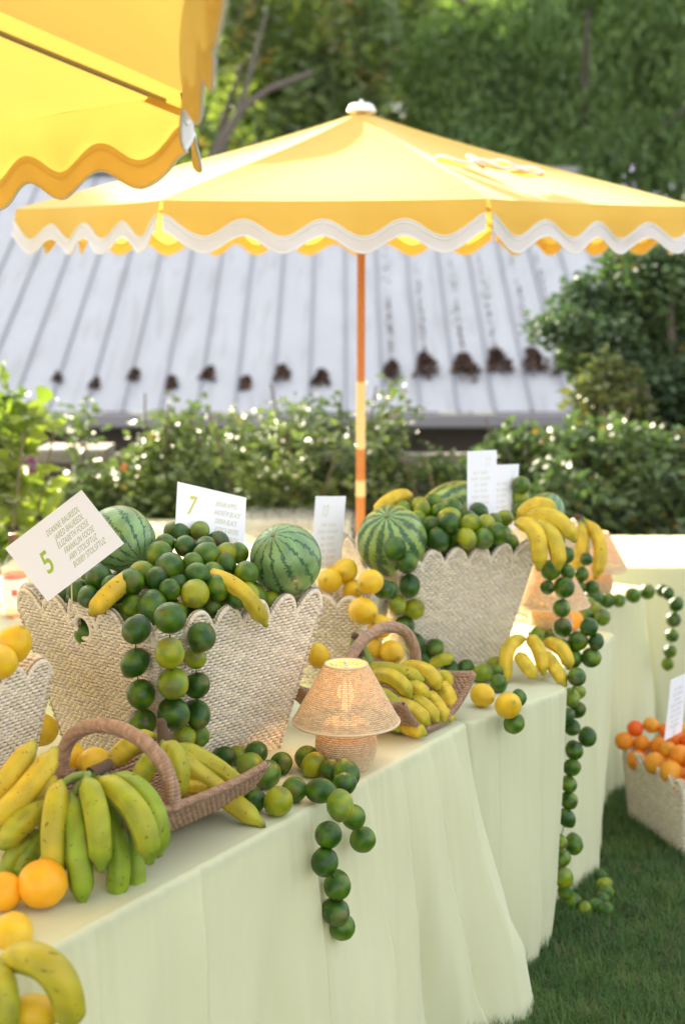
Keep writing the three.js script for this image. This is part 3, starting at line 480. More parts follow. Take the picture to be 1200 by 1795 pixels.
// a string of fruit: a list of [Vector3, radius, kind]
function garland(label, category, list, name = 'lime_garland', wire = true, group) {
  const o = list[0][0].clone(), g = thing(name, label, category, o, 0, group);
  const rl = list.map(([p, r, k]) => ({ p: p.clone(), r, k }));
  relax(rl, [], 6, 0.004);
  rl.forEach(({ p, r, k }) => {
    let m;
    if (k === 'lemon') { m = new THREE.Mesh(lemonGeos[Math.floor(rnd() * 3)], M.lemon); m.scale.setScalar(r / 1.05); m.rotation.set(rr(0.9, 2.2), rr(-1, 1), rr(-1, 1)); m.castShadow = m.receiveShadow = true; }
    else m = limeMesh(r, k);
    m.name = k === 'lemon' ? 'lemon' : 'lime'; m.position.copy(p).sub(o); g.add(m);
  });
  if (wire) { const pts = rl.map(({ p }, i) => p.clone().sub(o)); for (let i = 0; i + 1 < pts.length; i++) if (pts[i].distanceTo(pts[i + 1]) < 0.11) part('wire', tube([pts[i], pts[i + 1]], 0.0012, 0.0012, 2, 5), wireMat, g); }
  return g;
}
// ---- bananas: a bent five sided finger through three points
function bananaGeo(p0, p1, p2, r, green, o) {
  const c = new THREE.QuadraticBezierCurve3(p0, p1.clone().multiplyScalar(2).addScaledVector(p0, -0.5).addScaledVector(p2, -0.5), p2);
  const nu = 34, nv = 15, T = (u) => c.getTangentAt(clamp(u, 0.001, 0.999)), bend = p1.clone().sub(p0.clone().add(p2).multiplyScalar(0.5)).normalize();
  const ph = rr(0, 6.28), k0 = rr(0, 50);
  const prof = (u) => { const neck = mix(0.38, 1, smooth(0.0, 0.2, u)), tip = 1 - 0.62 * smooth(0.82, 0.965, u); const end = u > 0.965 ? Math.sqrt(clamp(1 - Math.pow((u - 0.965) / 0.035, 2))) : 1; return r * neck * tip * end * (1 - 0.06 * Math.cos(u * 6.28)) * (u < 0.008 ? 0.6 : 1); };
  const g = grid(nv, nu, (a, u) => {
    const p = c.getPointAt(u), t = T(u), s = t.clone().cross(bend).normalize(), b = s.clone().cross(t).normalize(), th = a * 2 * Math.PI;
    const rad = prof(u) * (1 + 0.10 * Math.cos(5 * (th + 0.3)) * smooth(0, 0.25, u) + 0.02 * nz(Math.cos(th) + k0, u * 5, Math.sin(th)));
    return p.addScaledVector(s, Math.cos(th) * rad).addScaledVector(b, Math.sin(th) * rad).sub(o);
  }, (a, u) => [a * 0.5 + k0, u * 1.2 + k0 * 0.37]);
  const col = new Float32Array(g.attributes.position.count * 3);
  for (let j = 0; j <= nu; j++) for (let i = 0; i <= nv; i++) {
    const u = j / nu, th = i / nv * 6.28, n = nz(Math.cos(th) * 1.2 + k0, u * 3, Math.sin(th) * 1.2), rid = Math.pow(0.5 + 0.5 * Math.cos(5 * (th + 0.3)), 4);
    const gr = clamp(green + 0.32 * smooth(0.72, 1, u) + 0.35 * smooth(0.18, 0, u) + 0.25 * n + 0.10 * rid), tipd = Math.max(smooth(0.962, 0.985, u), 0.0), brown = smooth(0.45, 0.62, n) * 0.35;
    let cc = [mix(0.80, 0.26, gr), mix(0.53, 0.37, gr), mix(0.035, 0.02, gr)];
    cc = cc.map((x, q) => mix(mix(x, [0.30, 0.17, 0.05][q], brown), [0.05, 0.035, 0.02][q], tipd));
    col.set(cc, (j * (nv + 1) + i) * 3);
  }
  g.setAttribute('color', new THREE.BufferAttribute(col, 3));
  return g;
}
const px3 = (a) => a.map(([x, y, d]) => at(x, y, d));
// fingers: [[px, py, depth] x 3, radius, green]; crown: points of the shared stalk
function bunch(label, fingers, crown, group) {
  const pts = fingers.map((f) => px3(f[0])), o = pts[0][0].clone(), g = thing('banana_bunch', label, 'bananas', o, 0, group);
  pts.forEach((p, i) => part('banana', bananaGeo(p[0], p[1], p[2], fingers[i][1], fingers[i][2], o), M.banana, g));
  if (crown) { const cp = px3(crown).map((p) => p.sub(o)); part('crown', tube(cp, 0.0095, 0.0145, 8, 9), M.crown, g); part('crown_tip', new THREE.SphereGeometry(0.0105, 10, 8).translate(cp[0].x, cp[0].y, cp[0].z), M.crown, g);
    pts.forEach((p) => { if (p[0].distanceTo(cp[cp.length - 1].clone().add(o)) < 0.09) part('stalk', tube([cp[cp.length - 1], p[0].clone().sub(o).lerp(cp[cp.length - 1], 0.4).add(V(0, 0.004, 0)), p[0].clone().lerp(p[1], 0.1).sub(o)], 0.0075, 0.0075, 8, 7), M.greenStalk, g); }); }
  return g;
}
M.greenStalk = std({ color: lin(0.20, 0.27, 0.05), roughness: 0.6 });
function looseBanana(label, f, r, green) { const p = px3(f), o = p[0].clone(); return solo('banana', bananaGeo(p[0], p[1], p[2], r, green, o), M.banana, label, 'banana', 'single bananas', o); }

// ------------------------------------------------------------------ wicker
function stitchGeo(len, r, bulge) { // one visible strand of the weave, bowed outwards, along x, unit metres
  const nu = 6, nv = 6;
  return grid(nv, nu, (a, u) => { const th = a * 2 * Math.PI, x = (u - 0.5) * len, z = bulge * Math.cos(Math.PI * (u - 0.5)) - bulge * 0.55, q = r * (0.5 + 0.5 * Math.pow(Math.sin(Math.PI * u), 0.7)); return V(x, Math.cos(th) * q, z + Math.sin(th) * q * 0.85); }, (a, u) => [a, u]);
}
const stitch = stitchGeo(0.0225, 0.0035, 0.0056), ropeTwist = stitchGeo(0.015, 0.0042, 0.003), fineStitch = stitchGeo(0.0125, 0.0023, 0.0032), braid = stitchGeo(0.017, 0.0045, 0.004);
const ropeTint = () => { const t = rr(0.84, 1.08); return lin(t, t * rr(0.97, 1.01), t * rr(0.92, 1.02)); };
// a square basket with scalloped rim. near = rim corner towards the camera, u / v = unit directions of the two sides that meet there
function scallopBasket(label, near, u, lu, v, lv, base, top, o = {}) {
  const inset = o.inset ?? 0.08, n = o.lobes ?? 6, A = o.lobe ?? 0.04, pitchR = o.pitch ?? 0.0076, gap = o.gap ?? 0.0180, S = o.scale ?? 1;
  const U = V(u[0], 0, -u[1]).normalize(), W = V(v[0], 0, -v[1]).normalize(), N = V(near[0], 0, -near[1]);
  const c = N.clone().addScaledVector(U, lu / 2).addScaledVector(W, lv / 2);
  const g = thing('scalloped_basket', label, 'basket', c.clone().setY(base), 0, 'cream scalloped rope baskets');
  const H = top - base, ms = [], cs = [], rim = [], rc = [], walls = [];
  // four panels: outward direction, tangent, half width at rim and base
  const panels = [[W.clone().negate(), U.clone(), lu, lv], [U.clone(), W.clone(), lv, lu], [W.clone(), U.clone().negate(), lu, lv], [U.clone().negate(), W.clone().negate(), lv, lu]];
  panels.forEach(([out, tan, wid, dep], pi) => {
    const b0 = out.clone().multiplyScalar(dep / 2 - inset), t0 = out.clone().multiplyScalar(dep / 2).setY(H), slope = t0.clone().sub(b0), L = slope.length(), up = slope.clone().normalize(), nor = up.clone().cross(tan).normalize(); if (nor.dot(out) < 0) nor.negate();
    const width = (t) => mix(wid - 2 * inset, wid, t / L), hole = o.holes?.includes(pi) ? { s: 0, t: L - 0.058, r: 0.026 } : null, m = hole ? (n % 2 ? n : n - 1) : n;
    const outline = (f) => { const x = f * m, q = (x - Math.floor(x)) * 2 - 1, big = hole && Math.floor(x) === (m - 1) / 2 ? 1.35 : 1; return L - A + A * big * Math.pow(1 - Math.pow(Math.abs(q), 2.1), 0.85); };
    const place = (s, t, off = 0) => b0.clone().addScaledVector(tan, s).addScaledVector(up, t).addScaledVector(nor, off);
    // backing wall, its edge following the scallops
    const shape = new THREE.Shape(); shape.moveTo(-width(0) / 2, 0.0); shape.lineTo(width(0) / 2, 0.0);
    const K = 96; for (let i = K; i >= 0; i--) { const f = i / K, t = outline(f) - 0.003; shape.lineTo((f - 0.5) * width(t), t); }
    if (hole) { const h = new THREE.Path(); h.absarc(hole.s, hole.t, hole.r, 0, 6.2832, true); shape.holes.push(h); }
    const wg = new THREE.ExtrudeGeometry(shape, { depth: 0.006, bevelEnabled: false, curveSegments: 20 }).translate(0, 0, -0.0112);
    wg.applyMatrix4(new THREE.Matrix4().makeBasis(tan, up, nor).setPosition(b0)); walls.push(wg.index ? wg.toNonIndexed() : wg);
    const put = (list, cl, s, t, ang, sc, off, face = 1) => { const x = tan.clone().multiplyScalar(Math.cos(ang)).addScaledVector(up, Math.sin(ang)), z = nor.clone().multiplyScalar(face), y = z.clone().cross(x); list.push(frame(x, y, z, place(s, t, off), sc * S)); cl.push(ropeTint()); };
    let row = 0;
    for (let t = 0.003; t < L; t += pitchR, row++) {
      const w = width(t), q = Math.ceil(w / gap);
      for (let i = -1; i <= q; i++) {
        const s = -w / 2 + (i + (row % 2 ? 0.5 : 0)) * (w / q) + gap * 0.25; if (Math.abs(s) > w / 2 + 0.002) continue;
        const f = s / w + 0.5; if (t > outline(clamp(f, 0.001, 0.999)) - 0.005) continue;
        if (hole && Math.hypot(s - hole.s, t - hole.t) < hole.r + 0.006) continue;
        const jit = 0.0009 * nz(s * 40, t * 40, pi * 7);
        put(ms, cs, s, t + jit + 0.0011 * Math.sin(s * 60 + row), 0.07 + rr(-0.05, 0.05), rr(0.96, 1.06), -0.001 + 0.001 * nz(s * 12, t * 12, pi));
        if (t > L - A - 0.06) put(ms, cs, s, t, -0.16, 1, -0.0135, -1);
      }
    }
    // twisted cord round the scallops and round the hand hole
    const cord = (pts) => { for (let i = 0; i + 1 < pts.length; i++) { const [s0, t0_] = pts[i], [s1, t1] = pts[i + 1], d = Math.hypot(s1 - s0, t1 - t0_), k = Math.max(1, Math.round(d / 0.0062)); for (let j = 0; j < k; j++) { const ss = mix(s0, s1, j / k), tt = mix(t0_, t1, j / k), a = Math.atan2(t1 - t0_, s1 - s0); put(rim, rc, ss, tt, a + 0.75, 1.0, -0.001); put(rim, rc, ss, tt, a - 0.75, 1.0, -0.0095, -1); } } };
    const pts = []; for (let i = 0; i <= m * 22; i++) { const f = i / (m * 22), t = outline(clamp(f, 1e-4, 1 - 1e-4)); pts.push([(f - 0.5) * width(t), t - 0.002]); } cord(pts);
    if (hole) cord(Array.from({ length: 33 }, (_, i) => [hole.s + Math.cos(i / 32 * 6.2832) * (hole.r + 0.002), hole.t + Math.sin(i / 32 * 6.2832) * (hole.r + 0.002)]));
    // corner column: strands that turn the corner
    const next = panels[(pi + 1) % 4][0], cn = out.clone().add(next).normalize(), ct = V(0, 1, 0).cross(cn).normalize();
    for (let t = 0.003, r2 = 0; t < L - A; t += pitchR, r2++) { const p = place(width(t) / 2 * (tan.dot(next) > 0 ? 1 : -1), t, -0.001); const x = ct.clone(), z = cn.clone().addScaledVector(up, -cn.dot(up)).normalize(), y = z.clone().cross(x); ms.push(frame(x, y, z, p, 0.8 * S)); cs.push(ropeTint()); }
  });
  walls.forEach((w) => part('wall', w, M.rope, g));
  part('floor', box(lu - 2 * inset, 0.01, lv - 2 * inset, 0, 0.007, 0).rotateY(Math.atan2(-U.z, U.x)), M.rope, g);
  copies('weave', stitch, M.rope, ms, g, cs); copies('rim_cord', ropeTwist, M.rope, rim, g, rc);
  const rimPlane = (pi) => { const [out, tan, wid, dep] = panels[pi], b0 = out.clone().multiplyScalar(dep / 2 - inset), slope = out.clone().multiplyScalar(inset).setY(H).normalize(), nor = slope.clone().cross(tan).normalize(); if (nor.dot(out) < 0) nor.negate(); return { p: c.clone().setY(base).add(b0), n: nor }; };
  return { g, c, top, face: rimPlane };
}
// a trug: a woven mat bent to a U, with braided edges and an arched handle
function trug(label, c, axis, L, Wd, depth, arch, base, grip = 0.5) {
  const ax = V(axis[0], 0, -axis[1]).normalize(), sd = V(-axis[1], 0, -axis[0]).normalize(), g = thing('banana_trug', label, 'basket', V(c[0], base, -c[1]), 0, 'brown wicker trugs');
  const prof = (b) => { const t = b * 2 - 1, a = Math.abs(t); return [t * Wd / 2 * (1 + 0.0 * a), depth * Math.pow(a, 2.3) + 0.008]; };  // across, up
  const lift = (a) => 0.014 * Math.pow(Math.abs(a * 2 - 1), 2.5);
  const P = (a, b) => { const [x, y] = prof(b); return V(0, 0, 0).addScaledVector(ax, (a - 0.5) * L * (1 - 0.10 * (1 - Math.abs(b * 2 - 1)))).addScaledVector(sd, x).setY(y + lift(a) * Math.abs(b * 2 - 1)); };
  const NOR = (a, b) => { const e = 0.01, u = P(a + e, b).sub(P(a - e, b)), v = P(a, b + e).sub(P(a, b - e)); const n = u.cross(v).normalize(); if (n.y > 0) n.negate(); return n; };
  part('mat', grid(24, 40, (a, b) => P(a, b)), M.brown, g);
  const ms = [], cs = [], put = (p, x, n, sc) => { const z = n.clone(), xx = x.clone().addScaledVector(z, -x.dot(z)).normalize(), y = z.clone().cross(xx); ms.push(frame(xx, y, z, p, sc)); const t = rr(0.75, 1.15); cs.push(lin(t, t, t)); };
  const nb = Math.round(Wd * 1.25 / 0.0068), na = Math.round(L / 0.014);
  for (let j = 0; j <= nb; j++) for (let i = 0; i < na; i++) { const b = j / nb, a = (i + (j % 2 ? 0.75 : 0.25)) / na, p = P(a, b), n = NOR(clamp(a, 0.02, 0.98), clamp(b, 0.02, 0.98)), x = ax.clone().applyAxisAngle(n, 0.2 * (j % 2 ? 1 : -1)); put(p.clone().addScaledVector(n, 0.002), x, n, 1.0); put(p.clone().addScaledVector(n, -0.002), x, n.clone().negate(), 1.0); }
  copies('weave', stitch, M.brown, ms, g, cs);
  const rs = [], rcs = [], rope = (pts, rad, step, twist) => { const cv = new THREE.CatmullRomCurve3(pts), len = cv.getLength(), k = Math.round(len / step); for (let i = 0; i < k; i++) { const p = cv.getPointAt(i / k), t = cv.getTangentAt(i / k); let n0 = t.clone().cross(V(0.3, 1, 0.2)).normalize(), b0 = t.clone().cross(n0).normalize(); for (let q = 0; q < 6; q++) { const an = q / 6 * 6.2832 + i * twist, n = n0.clone().multiplyScalar(Math.cos(an)).addScaledVector(b0, Math.sin(an)), side = t.clone().cross(n).normalize(), x = side.clone().multiplyScalar(0.9).addScaledVector(t, 0.42).normalize(), y = n.clone().cross(x); rs.push(frame(x, y, n, p.clone().addScaledVector(n, rad * 0.8), rad * 120)); const tt = rr(0.8, 1.15); rcs.push(lin(tt, tt, tt)); } } };
  const edge = (b) => Array.from({ length: 9 }, (_, i) => P(i / 8, b)), end = (a) => Array.from({ length: 15 }, (_, i) => P(a, i / 14));
  rope(edge(0), 0.0062, 0.007, 0.2); rope(edge(1), 0.0062, 0.007, 0.2); rope(end(0), 0.0058, 0.007, 0.2); rope(end(1), 0.0058, 0.007, 0.2);
  copies('braided_edge', braid, M.brown, rs.splice(0), g, rcs.splice(0));
  const h0 = P(grip, 0), h1 = P(grip, 1), hp = Array.from({ length: 17 }, (_, i) => { const a = i / 16 * Math.PI; return h0.clone().lerp(h1, 0.5 - 0.5 * Math.cos(a)).add(V(0, Math.pow(Math.sin(a), 0.8) * arch, 0)); });
  const hcore = part('handle', tube(hp, 0.0085, 0.0085, 40, 10), M.brown, g);
  rope(hp, 0.0105, 0.0066, 0.1); copies('handle_wrap', braid, M.brown, rs, hcore, rcs);
  return g;
}
// a cordless lamp woven of rattan: pot, shade, bulb
const bulbMat = std({ color: lin(1, 0.85, 0.6), emissive: lin(1, 0.62, 0.26), emissiveIntensity: 0.6, roughness: 0.4 });
function rattanLamp(label, x, z, top, power = 1) {
  const g = thing('rattan_lamp', label, 'lamp', V(x, top, -z), rr(0, 6), 'rattan table lamps');
  const potP = [[0.048, 0.0], [0.06, 0.02], [0.067, 0.045], [0.065, 0.07], [0.055, 0.092], [0.042, 0.106]], shP = [[0.118, 0.108], [0.114, 0.114], [0.047, 0.235]];
  const weave = (prof, step, gap, parent, mat, name, inward) => {
    const pts = prof.map(([r, y]) => V(r, y, 0)), cv = new THREE.CatmullRomCurve3(pts, false, 'catmullrom', 0.3), L = cv.getLength(), ms = [], cs = []; let row = 0;
    for (let d = step / 2; d < L; d += step, row++) { const p = cv.getPointAt(d / L), t = cv.getTangentAt(d / L), k = Math.max(12, 2 * Math.round(p.x * 2 * Math.PI / gap / 2)), kk = mat === M.rattan ? 66 : 48;
      for (let i = 0; i < kk; i++) { const a = (i + (row % 2) * 0.5) / kk * 2 * Math.PI, c = Math.cos(a), s = Math.sin(a), x = V(-s, 0, c), up = V(t.x * c, t.y, t.x * s), z0 = x.clone().cross(up).normalize(), z = z0.dot(V(c, 0, s)) < 0 ? z0.negate() : z0, y = z.clone().cross(x); const w = p.x * 2 * Math.PI / kk / 0.0125 * 1.55; ms.push(frame(x, y, z, V(p.x * c, p.y, p.x * s), w, 0.92, 0.8)); const tt = rr(0.82, 1.12); cs.push(lin(tt, tt * rr(0.96, 1.02), tt * rr(0.9, 1.02))); } }
    copies(name, fineStitch, mat, ms, parent, cs);
    const st = []; const kk = mat === M.rattan ? 33 : 48; for (let i = 0; i < kk; i++) { const a = (i + 0.25) / kk * 6.2832; st.push(tube(prof.map(([r, y]) => V((r - 0.0012) * Math.cos(a), y, (r - 0.0012) * Math.sin(a))), 0.0012, 0.0012, 6, 4)); }
    part('stakes', mergeGeometries(st), mat, parent, 'stuff');
  };
  const pot = new THREE.Group(); pot.name = 'pot'; g.add(pot); part('core', lathe(potP.map(([r, y]) => [r - 0.005, y + 0.002]).concat([[0.0, 0.108]]), 40), M.rattanBase, pot); weave(potP, 0.0048, 0.008, pot, M.rattanBase, 'weave');
  const sh = new THREE.Group(); sh.name = 'lamp_shade'; g.add(sh); weave(shP, 0.0044, 0.008, sh, M.rattan, 'weave');
  for (const [r, y] of [[0.1185, 0.107], [0.0465, 0.236]]) part('rim', new THREE.TorusGeometry(r, 0.0032, 8, 60).rotateX(Math.PI / 2).translate(0, y, 0), M.rattanBase, sh);
  part('spider', mergeGeometries([0, 2.09, 4.19].map((a) => tube([V(0, 0.228, 0), V(Math.cos(a) * 0.046, 0.234, Math.sin(a) * 0.046)], 0.0015, 0.0015, 2, 5))), M.steel, sh);
  const cl = part('finial', new THREE.SphereGeometry(0.006, 12, 8).translate(0, 0.236, 0), M.steel, sh);
  part('bulb', lathe([[0, 0.195], [0.012, 0.192], [0.02, 0.178], [0.02, 0.165], [0.011, 0.146], [0.009, 0.13], [0, 0.13]], 20), bulbMat, g);
  part('socket', new THREE.CylinderGeometry(0.011, 0.012, 0.03, 16).translate(0, 0.117, 0), M.steel, g);
  const l = new THREE.PointLight(lin(1, 0.6, 0.25), 0.014 * power, 0, 2); l.position.set(0, 0.172, 0); l.castShadow = true; l.shadow.radius = 1; g.add(l);
  return g;
}

// ------------------------------------------------------------------ baskets
const front = scallopBasket('large cream scalloped basket heaped with limes and two watermelons, nearest', [-0.39, 2.87], [0.71, 0.70], 0.5, [-0.71, 0.70], 0.53, DECK, 1.13, { holes: [3, 1], lobes: 6, lobe: 0.056 });
const far = scallopBasket('cream scalloped basket of limes and melons under the tall cards', [0.149, 3.85], [0.894, 0.447], 0.47, [-0.447, 0.894], 0.43, DECK - 0.006, 1.10, { holes: [3, 1], lobes: 6, lobe: 0.054, inset: 0.075 });
const lemonB = scallopBasket('small cream scalloped basket of lemons between the two large baskets', [0.055, 3.73], [0.35, 0.94], 0.24, [-0.94, 0.35], 0.3, DECK - 0.003, 1.0, { lobes: 4, lobe: 0.035, inset: 0.035 });
const leftB = scallopBasket('small cream scalloped basket of lemons at the left edge', [-0.71, 2.66], [0.55, 0.83], 0.22, [-0.83, 0.55], 0.3, DECK, 1.06, { lobes: 3, lobe: 0.035, inset: 0.05 });
const backB = scallopBasket('cream scalloped basket standing behind the hanging pair of bananas', [0.62, 4.62], [0.894, 0.447], 0.26, [-0.447, 0.894], 0.3, DECK - 0.01, 1.05, { lobes: 4, lobe: 0.04, inset: 0.04 });
const orangeB = scallopBasket('cream scalloped basket of oranges standing on the grass', [1.085, 4.36], [0.97, 0.25], 0.44, [-0.28, 0.96], 0.42, 0.004, 0.27, { lobes: 6, lobe: 0.036, inset: 0.025 });

// ------------------------------------------------------------------ melons
const melonTex = (k, n, pale, dark, wid) => texture(1024, 512, (u, v) => {
  const wob = 0.35 * wrapNoise(u, v, 16, k) + 0.22 * wrapNoise(u, v, 44, k + 3), ph = (u * n + wob * 0.55) % 1, d = Math.abs(ph - 0.5) * 2, fray = 0.34 * wrapNoise(u, v, 70, k + 6) + 0.2 * wrapNoise(u, v, 130, k + 9);
  const stripe = smooth(wid, wid + 0.16, d + fray), net = smooth(0.16, 0.3, Math.abs(wrapNoise(u, v, 60, k + 11)) * 1.3) , s = stripe * (0.72 + 0.28 * smooth(-0.2, 0.3, wrapNoise(u, v, 50, k + 2))), vein = (1 - smooth(0, 0.055, Math.abs(wrapNoise(u, v, 40, k + 14)))) * 0.35;
  const t = clamp(Math.max(s, vein)), p = 1 + 0.22 * wrapNoise(u, v, 10, k + 20);
  return [0, 1, 2].map((q) => mix(pale[q] * p, dark[q], t));
}, true);
const melonMats = [melonTex(2, 13, [0.47, 0.60, 0.36], [0.17, 0.32, 0.20], 0.70), melonTex(30, 12, [0.56, 0.65, 0.32], [0.20, 0.34, 0.20], 0.42)].map((map) => phys({ map, roughness: 0.38, clearcoat: 0.25, clearcoatRoughness: 0.35, bumpMap: poreTex, bumpScale: 0.0002 }));
const melonGeo = (k) => { const g = new THREE.SphereGeometry(1, 64, 44), p = g.attributes.position, v = V(0, 0, 0); for (let i = 0; i < p.count; i++) { v.fromBufferAttribute(p, i); const a = 1 + 0.02 * nz(v.x * 1.5 + k * 7, v.y * 1.5, v.z * 1.5), e = 1 - 0.03 * Math.exp(-(1 - Math.abs(v.y)) / 0.02); v.multiplyScalar(a * e).toArray(p.array, i * 3); } g.computeVertexNormals(); return g; };
const melons = [];
function melon(label, px, py, d, r, look, rot, sq = [1, 1.06, 1]) {
  const p = at(px, py, d), m = solo('watermelon', melonGeo(melons.length), melonMats[look], label, 'watermelon', 'watermelons', p); m.scale.set(r * sq[0], r * sq[1], r * sq[2]); m.rotation.set(...rot); melons.push({ p, r });
  part('stem_scar', new THREE.CylinderGeometry(0.05, 0.07, 0.05, 10).translate(0, 1.0, 0), M.stem, m); return m;
}
melon('round dark green watermelon with fine stripes at the right of the nearest basket', 501, 981, 3.2, 0.0805, 0, [0.5, 0.4, 0.35]);
melon('striped watermelon peeking out behind the card numbered 5', 214, 945, 3.22, 0.079, 0, [-0.3, 2.4, -0.9], [0.92, 1.12, 0.92]);
melon('yellow green striped watermelon at the front left of the far basket', 687, 948, 3.93, 0.0985, 1, [0.2, 1.2, 0.5]);
melon('pale watermelon at the back of the far basket left of the tall cards', 790, 888, 4.34, 0.09, 1, [0.1, 0.6, -1.35], [0.82, 1.35, 0.82]);
melon('small pale watermelon behind the bananas at the right of the far basket', 952, 905, 4.5, 0.074, 0, [0.3, 1.0, -1.0], [0.85, 1.15, 0.85]);

// ------------------------------------------------------------------ heaped limes
function domeHit(px, py, c, y0, rad, ry) {
  const r = ray(px, py), o = camera.position.clone().sub(V(c.x, y0, c.z)); const s = V(1 / rad, 1 / ry, 1 / rad), d = r.clone().multiply(s), q = o.multiply(s);
  const A = d.dot(d), B = q.dot(d), C = q.dot(q) - 1, D = B * B - A * C, t = D > 0 ? (-B - Math.sqrt(D)) / A : -B / A;
  return r.multiplyScalar(t).add(camera.position);
}
function heap(list, basket, y0, rad, ry, label, fill, group, x0, y0px, zoom) {
  const items = list.map(([x, y, r]) => { const px = x0 + x / zoom, py = y0px + y / zoom, p = domeHit(px, py, basket.c, y0, rad, ry); return { p, r: clamp(r / zoom * -p.z / FOCAL * 1.02, 0.024, 0.0325) }; });
  const shown = items.length;
  for (let i = 0; i < fill; i++) { const a = rr(0, 6.28), q = Math.sqrt(rnd()) * rad * 0.8; items.push({ p: V(basket.c.x + Math.cos(a) * q, y0 + ry * Math.sqrt(Math.max(0, 1 - q * q / rad / rad)) - rr(0.05, 0.09), basket.c.z + Math.sin(a) * q), r: rr(0.026, 0.03) }); }
  const wallsIn = [0, 1, 2, 3].map((k) => basket.face(k));
  for (let k = 0; k < 6; k++) { relax(items, melons, 8); for (const q of items) for (const f of wallsIn) { const d = q.p.clone().sub(f.p).dot(f.n), lim = q.p.y > basket.top + 0.012 ? 0.006 : -q.r - 0.016, over = d - lim; if (over > 0) q.p.addScaledVector(f.n, -over); } }
  items.forEach(({ p, r }, i) => { const k = Math.floor(rnd() * 14), m = limeMesh(r, k); m.name = numbered('lime'); m.position.copy(p); scene.add(m);
    const e = p.clone().sub(basket.c), side = e.x < -0.1 ? 'left' : e.x > 0.1 ? 'right' : 'middle', high = p.y > basket.top + 0.06 ? 'high' : 'low';
    tag(m, ['dark green', 'dark green', 'mid green', 'yellow green', 'mid green', 'yellow green', 'dark green', 'dark green', 'yellow green', 'mid green', 'dark green', 'yellow green', 'mid green', 'dark green'][k] + ' ' + label + ', ' + high + ' at the ' + side, 'lime', group); });
}
heap([
  [520, 597, 72], [330, 700, 60], [405, 655, 55], [755, 565, 60], [842, 600, 62], [700, 680, 75], [800, 690, 80], [905, 660, 58], [1015, 680, 78], [918, 527, 76], [845, 460, 72], [948, 350, 66], [1055, 342, 48], [1010, 415, 58], [1090, 482, 72], [1165, 450, 58], [1130, 382, 62], [990, 600, 64], [1140, 655, 66], [1110, 752, 62],
  [610, 775, 60], [640, 740, 55], [870, 400, 52], [1255, 450, 56], [1190, 542, 55], [1280, 570, 66], [1330, 575, 55], [1120, 545, 60], [1385, 670, 72], [1470, 690, 50], [1190, 745, 48], [470, 660, 50], [560, 690, 50], [900, 740, 60], [1005, 500, 56], [1230, 700, 58], [1300, 650, 56], [1060, 420, 52], [960, 620, 56], [600, 640, 52],
], front, 1.02, 0.31, 0.225, 'lime heaped in the large nearest basket', 34, 'limes heaped in the nearest basket', 0, 820, 3);
heap([
  [465, 310, 55], [400, 330, 48], [340, 340, 45], [575, 340, 56], [430, 365, 46], [500, 365, 44], [410, 395, 46], [473, 425, 55], [565, 420, 60], [650, 405, 52], [730, 365, 52], [760, 430, 52], [512, 500, 58], [555, 470, 55], [625, 510, 52], [705, 480, 58], [800, 500, 55], [615, 560, 48], [855, 420, 46], [885, 475, 55], [790, 400, 44], [600, 470, 50], [660, 450, 50],  [690, 540, 45], [880, 540, 45], [935, 520, 45], [45, 540, 42], [70, 600, 40], [460, 560, 45], [840, 545, 42],
], far, 1.0, 0.27, 0.20, 'lime heaped in the basket under the tall cards', 26, 'limes heaped in the far basket', 600, 780, 3);

for (const [px, py, d, r, k, label] of [[913, 850, 4.36, 0.028, 4, 'mid green lime high beside the card numbered 12'], [911, 872, 4.38, 0.027, 3, 'yellow green lime beside the card numbered 12'], [914, 892, 4.36, 0.028, 9, 'green lime just above the flopped bananas'], [930, 893, 4.42, 0.028, 7, 'dark lime between the flopped bananas and the small melon'], [895, 897, 4.4, 0.028, 8, 'yellow lime behind the card numbered 12'],
  [154, 1112, 3.10, 0.029, 9, 'green lime seen through the hand hole'], [136, 1106, 3.14, 0.028, 0, 'dark lime at the left inside the hand hole']]) { const m = limeMesh(r, k); m.name = numbered('lime'); m.position.copy(at(px, py, d)); scene.add(m); tag(m, label, 'lime'); }
// ------------------------------------------------------------------ strings of limes
const onFace = (basket, pi, r) => { const f = basket.face(pi); return { p: f.p.clone().addScaledVector(f.n, r), n: f.n }; };
const toList = (arr, x0, y0, zoom, place) => arr.map(([x, y, r, k]) => { const px = x0 + x / zoom, py = y0 + y / zoom; const guess = place(px, py, 0.028), rad = clamp(r / zoom * -guess.z / FOCAL, 0.021, 0.035); return [place(px, py, rad), rad, k]; });
const ahead = (b) => (px, py, r) => { // in front of whichever side of a basket is met first
  let best = null; for (const pi of [0, 3]) { const f = onFace(b, pi, r + 0.006), p = hit(px, py, f.p, f.n); if (!best || -p.z > -best.z) best = p; } return best; };
const onTable = (h, d = 0) => (px, py, r) => on(px, py, h + r + d);
const frontEdge = (fx, fz, dx, dz, gap, h) => { const l = Math.hypot(dx, dz), n = V(dz / l, 0, dx / l); return (px, py, r) => { const a = on(px, py, h + r), p = V(fx, 0, -fz).addScaledVector(n, r + gap), b = hit(px, py, p, n); return b.y > h ? a : b; }; };
const shift = (f, d) => (px, py, r) => { const p = f(px, py, r); return at(px, py, -p.z - d); };
garland('left strand of limes hanging over the hand hole corner of the nearest basket', 'lime garland', toList([[718, 850, 78], [710, 1025, 75, 6], [742, 1190, 80], [750, 1340, 78]], 0, 820, 3, ahead(front)));
garland('middle strand of large limes hanging down the nearest basket corner', 'lime garland', toList([[895, 790, 88, 7], [893, 975, 84, 5], [910, 1135, 88, 8], [913, 1290, 88, 0], [970, 1415, 66, 3]], 0, 820, 3, shift(ahead(front), 0.015)));
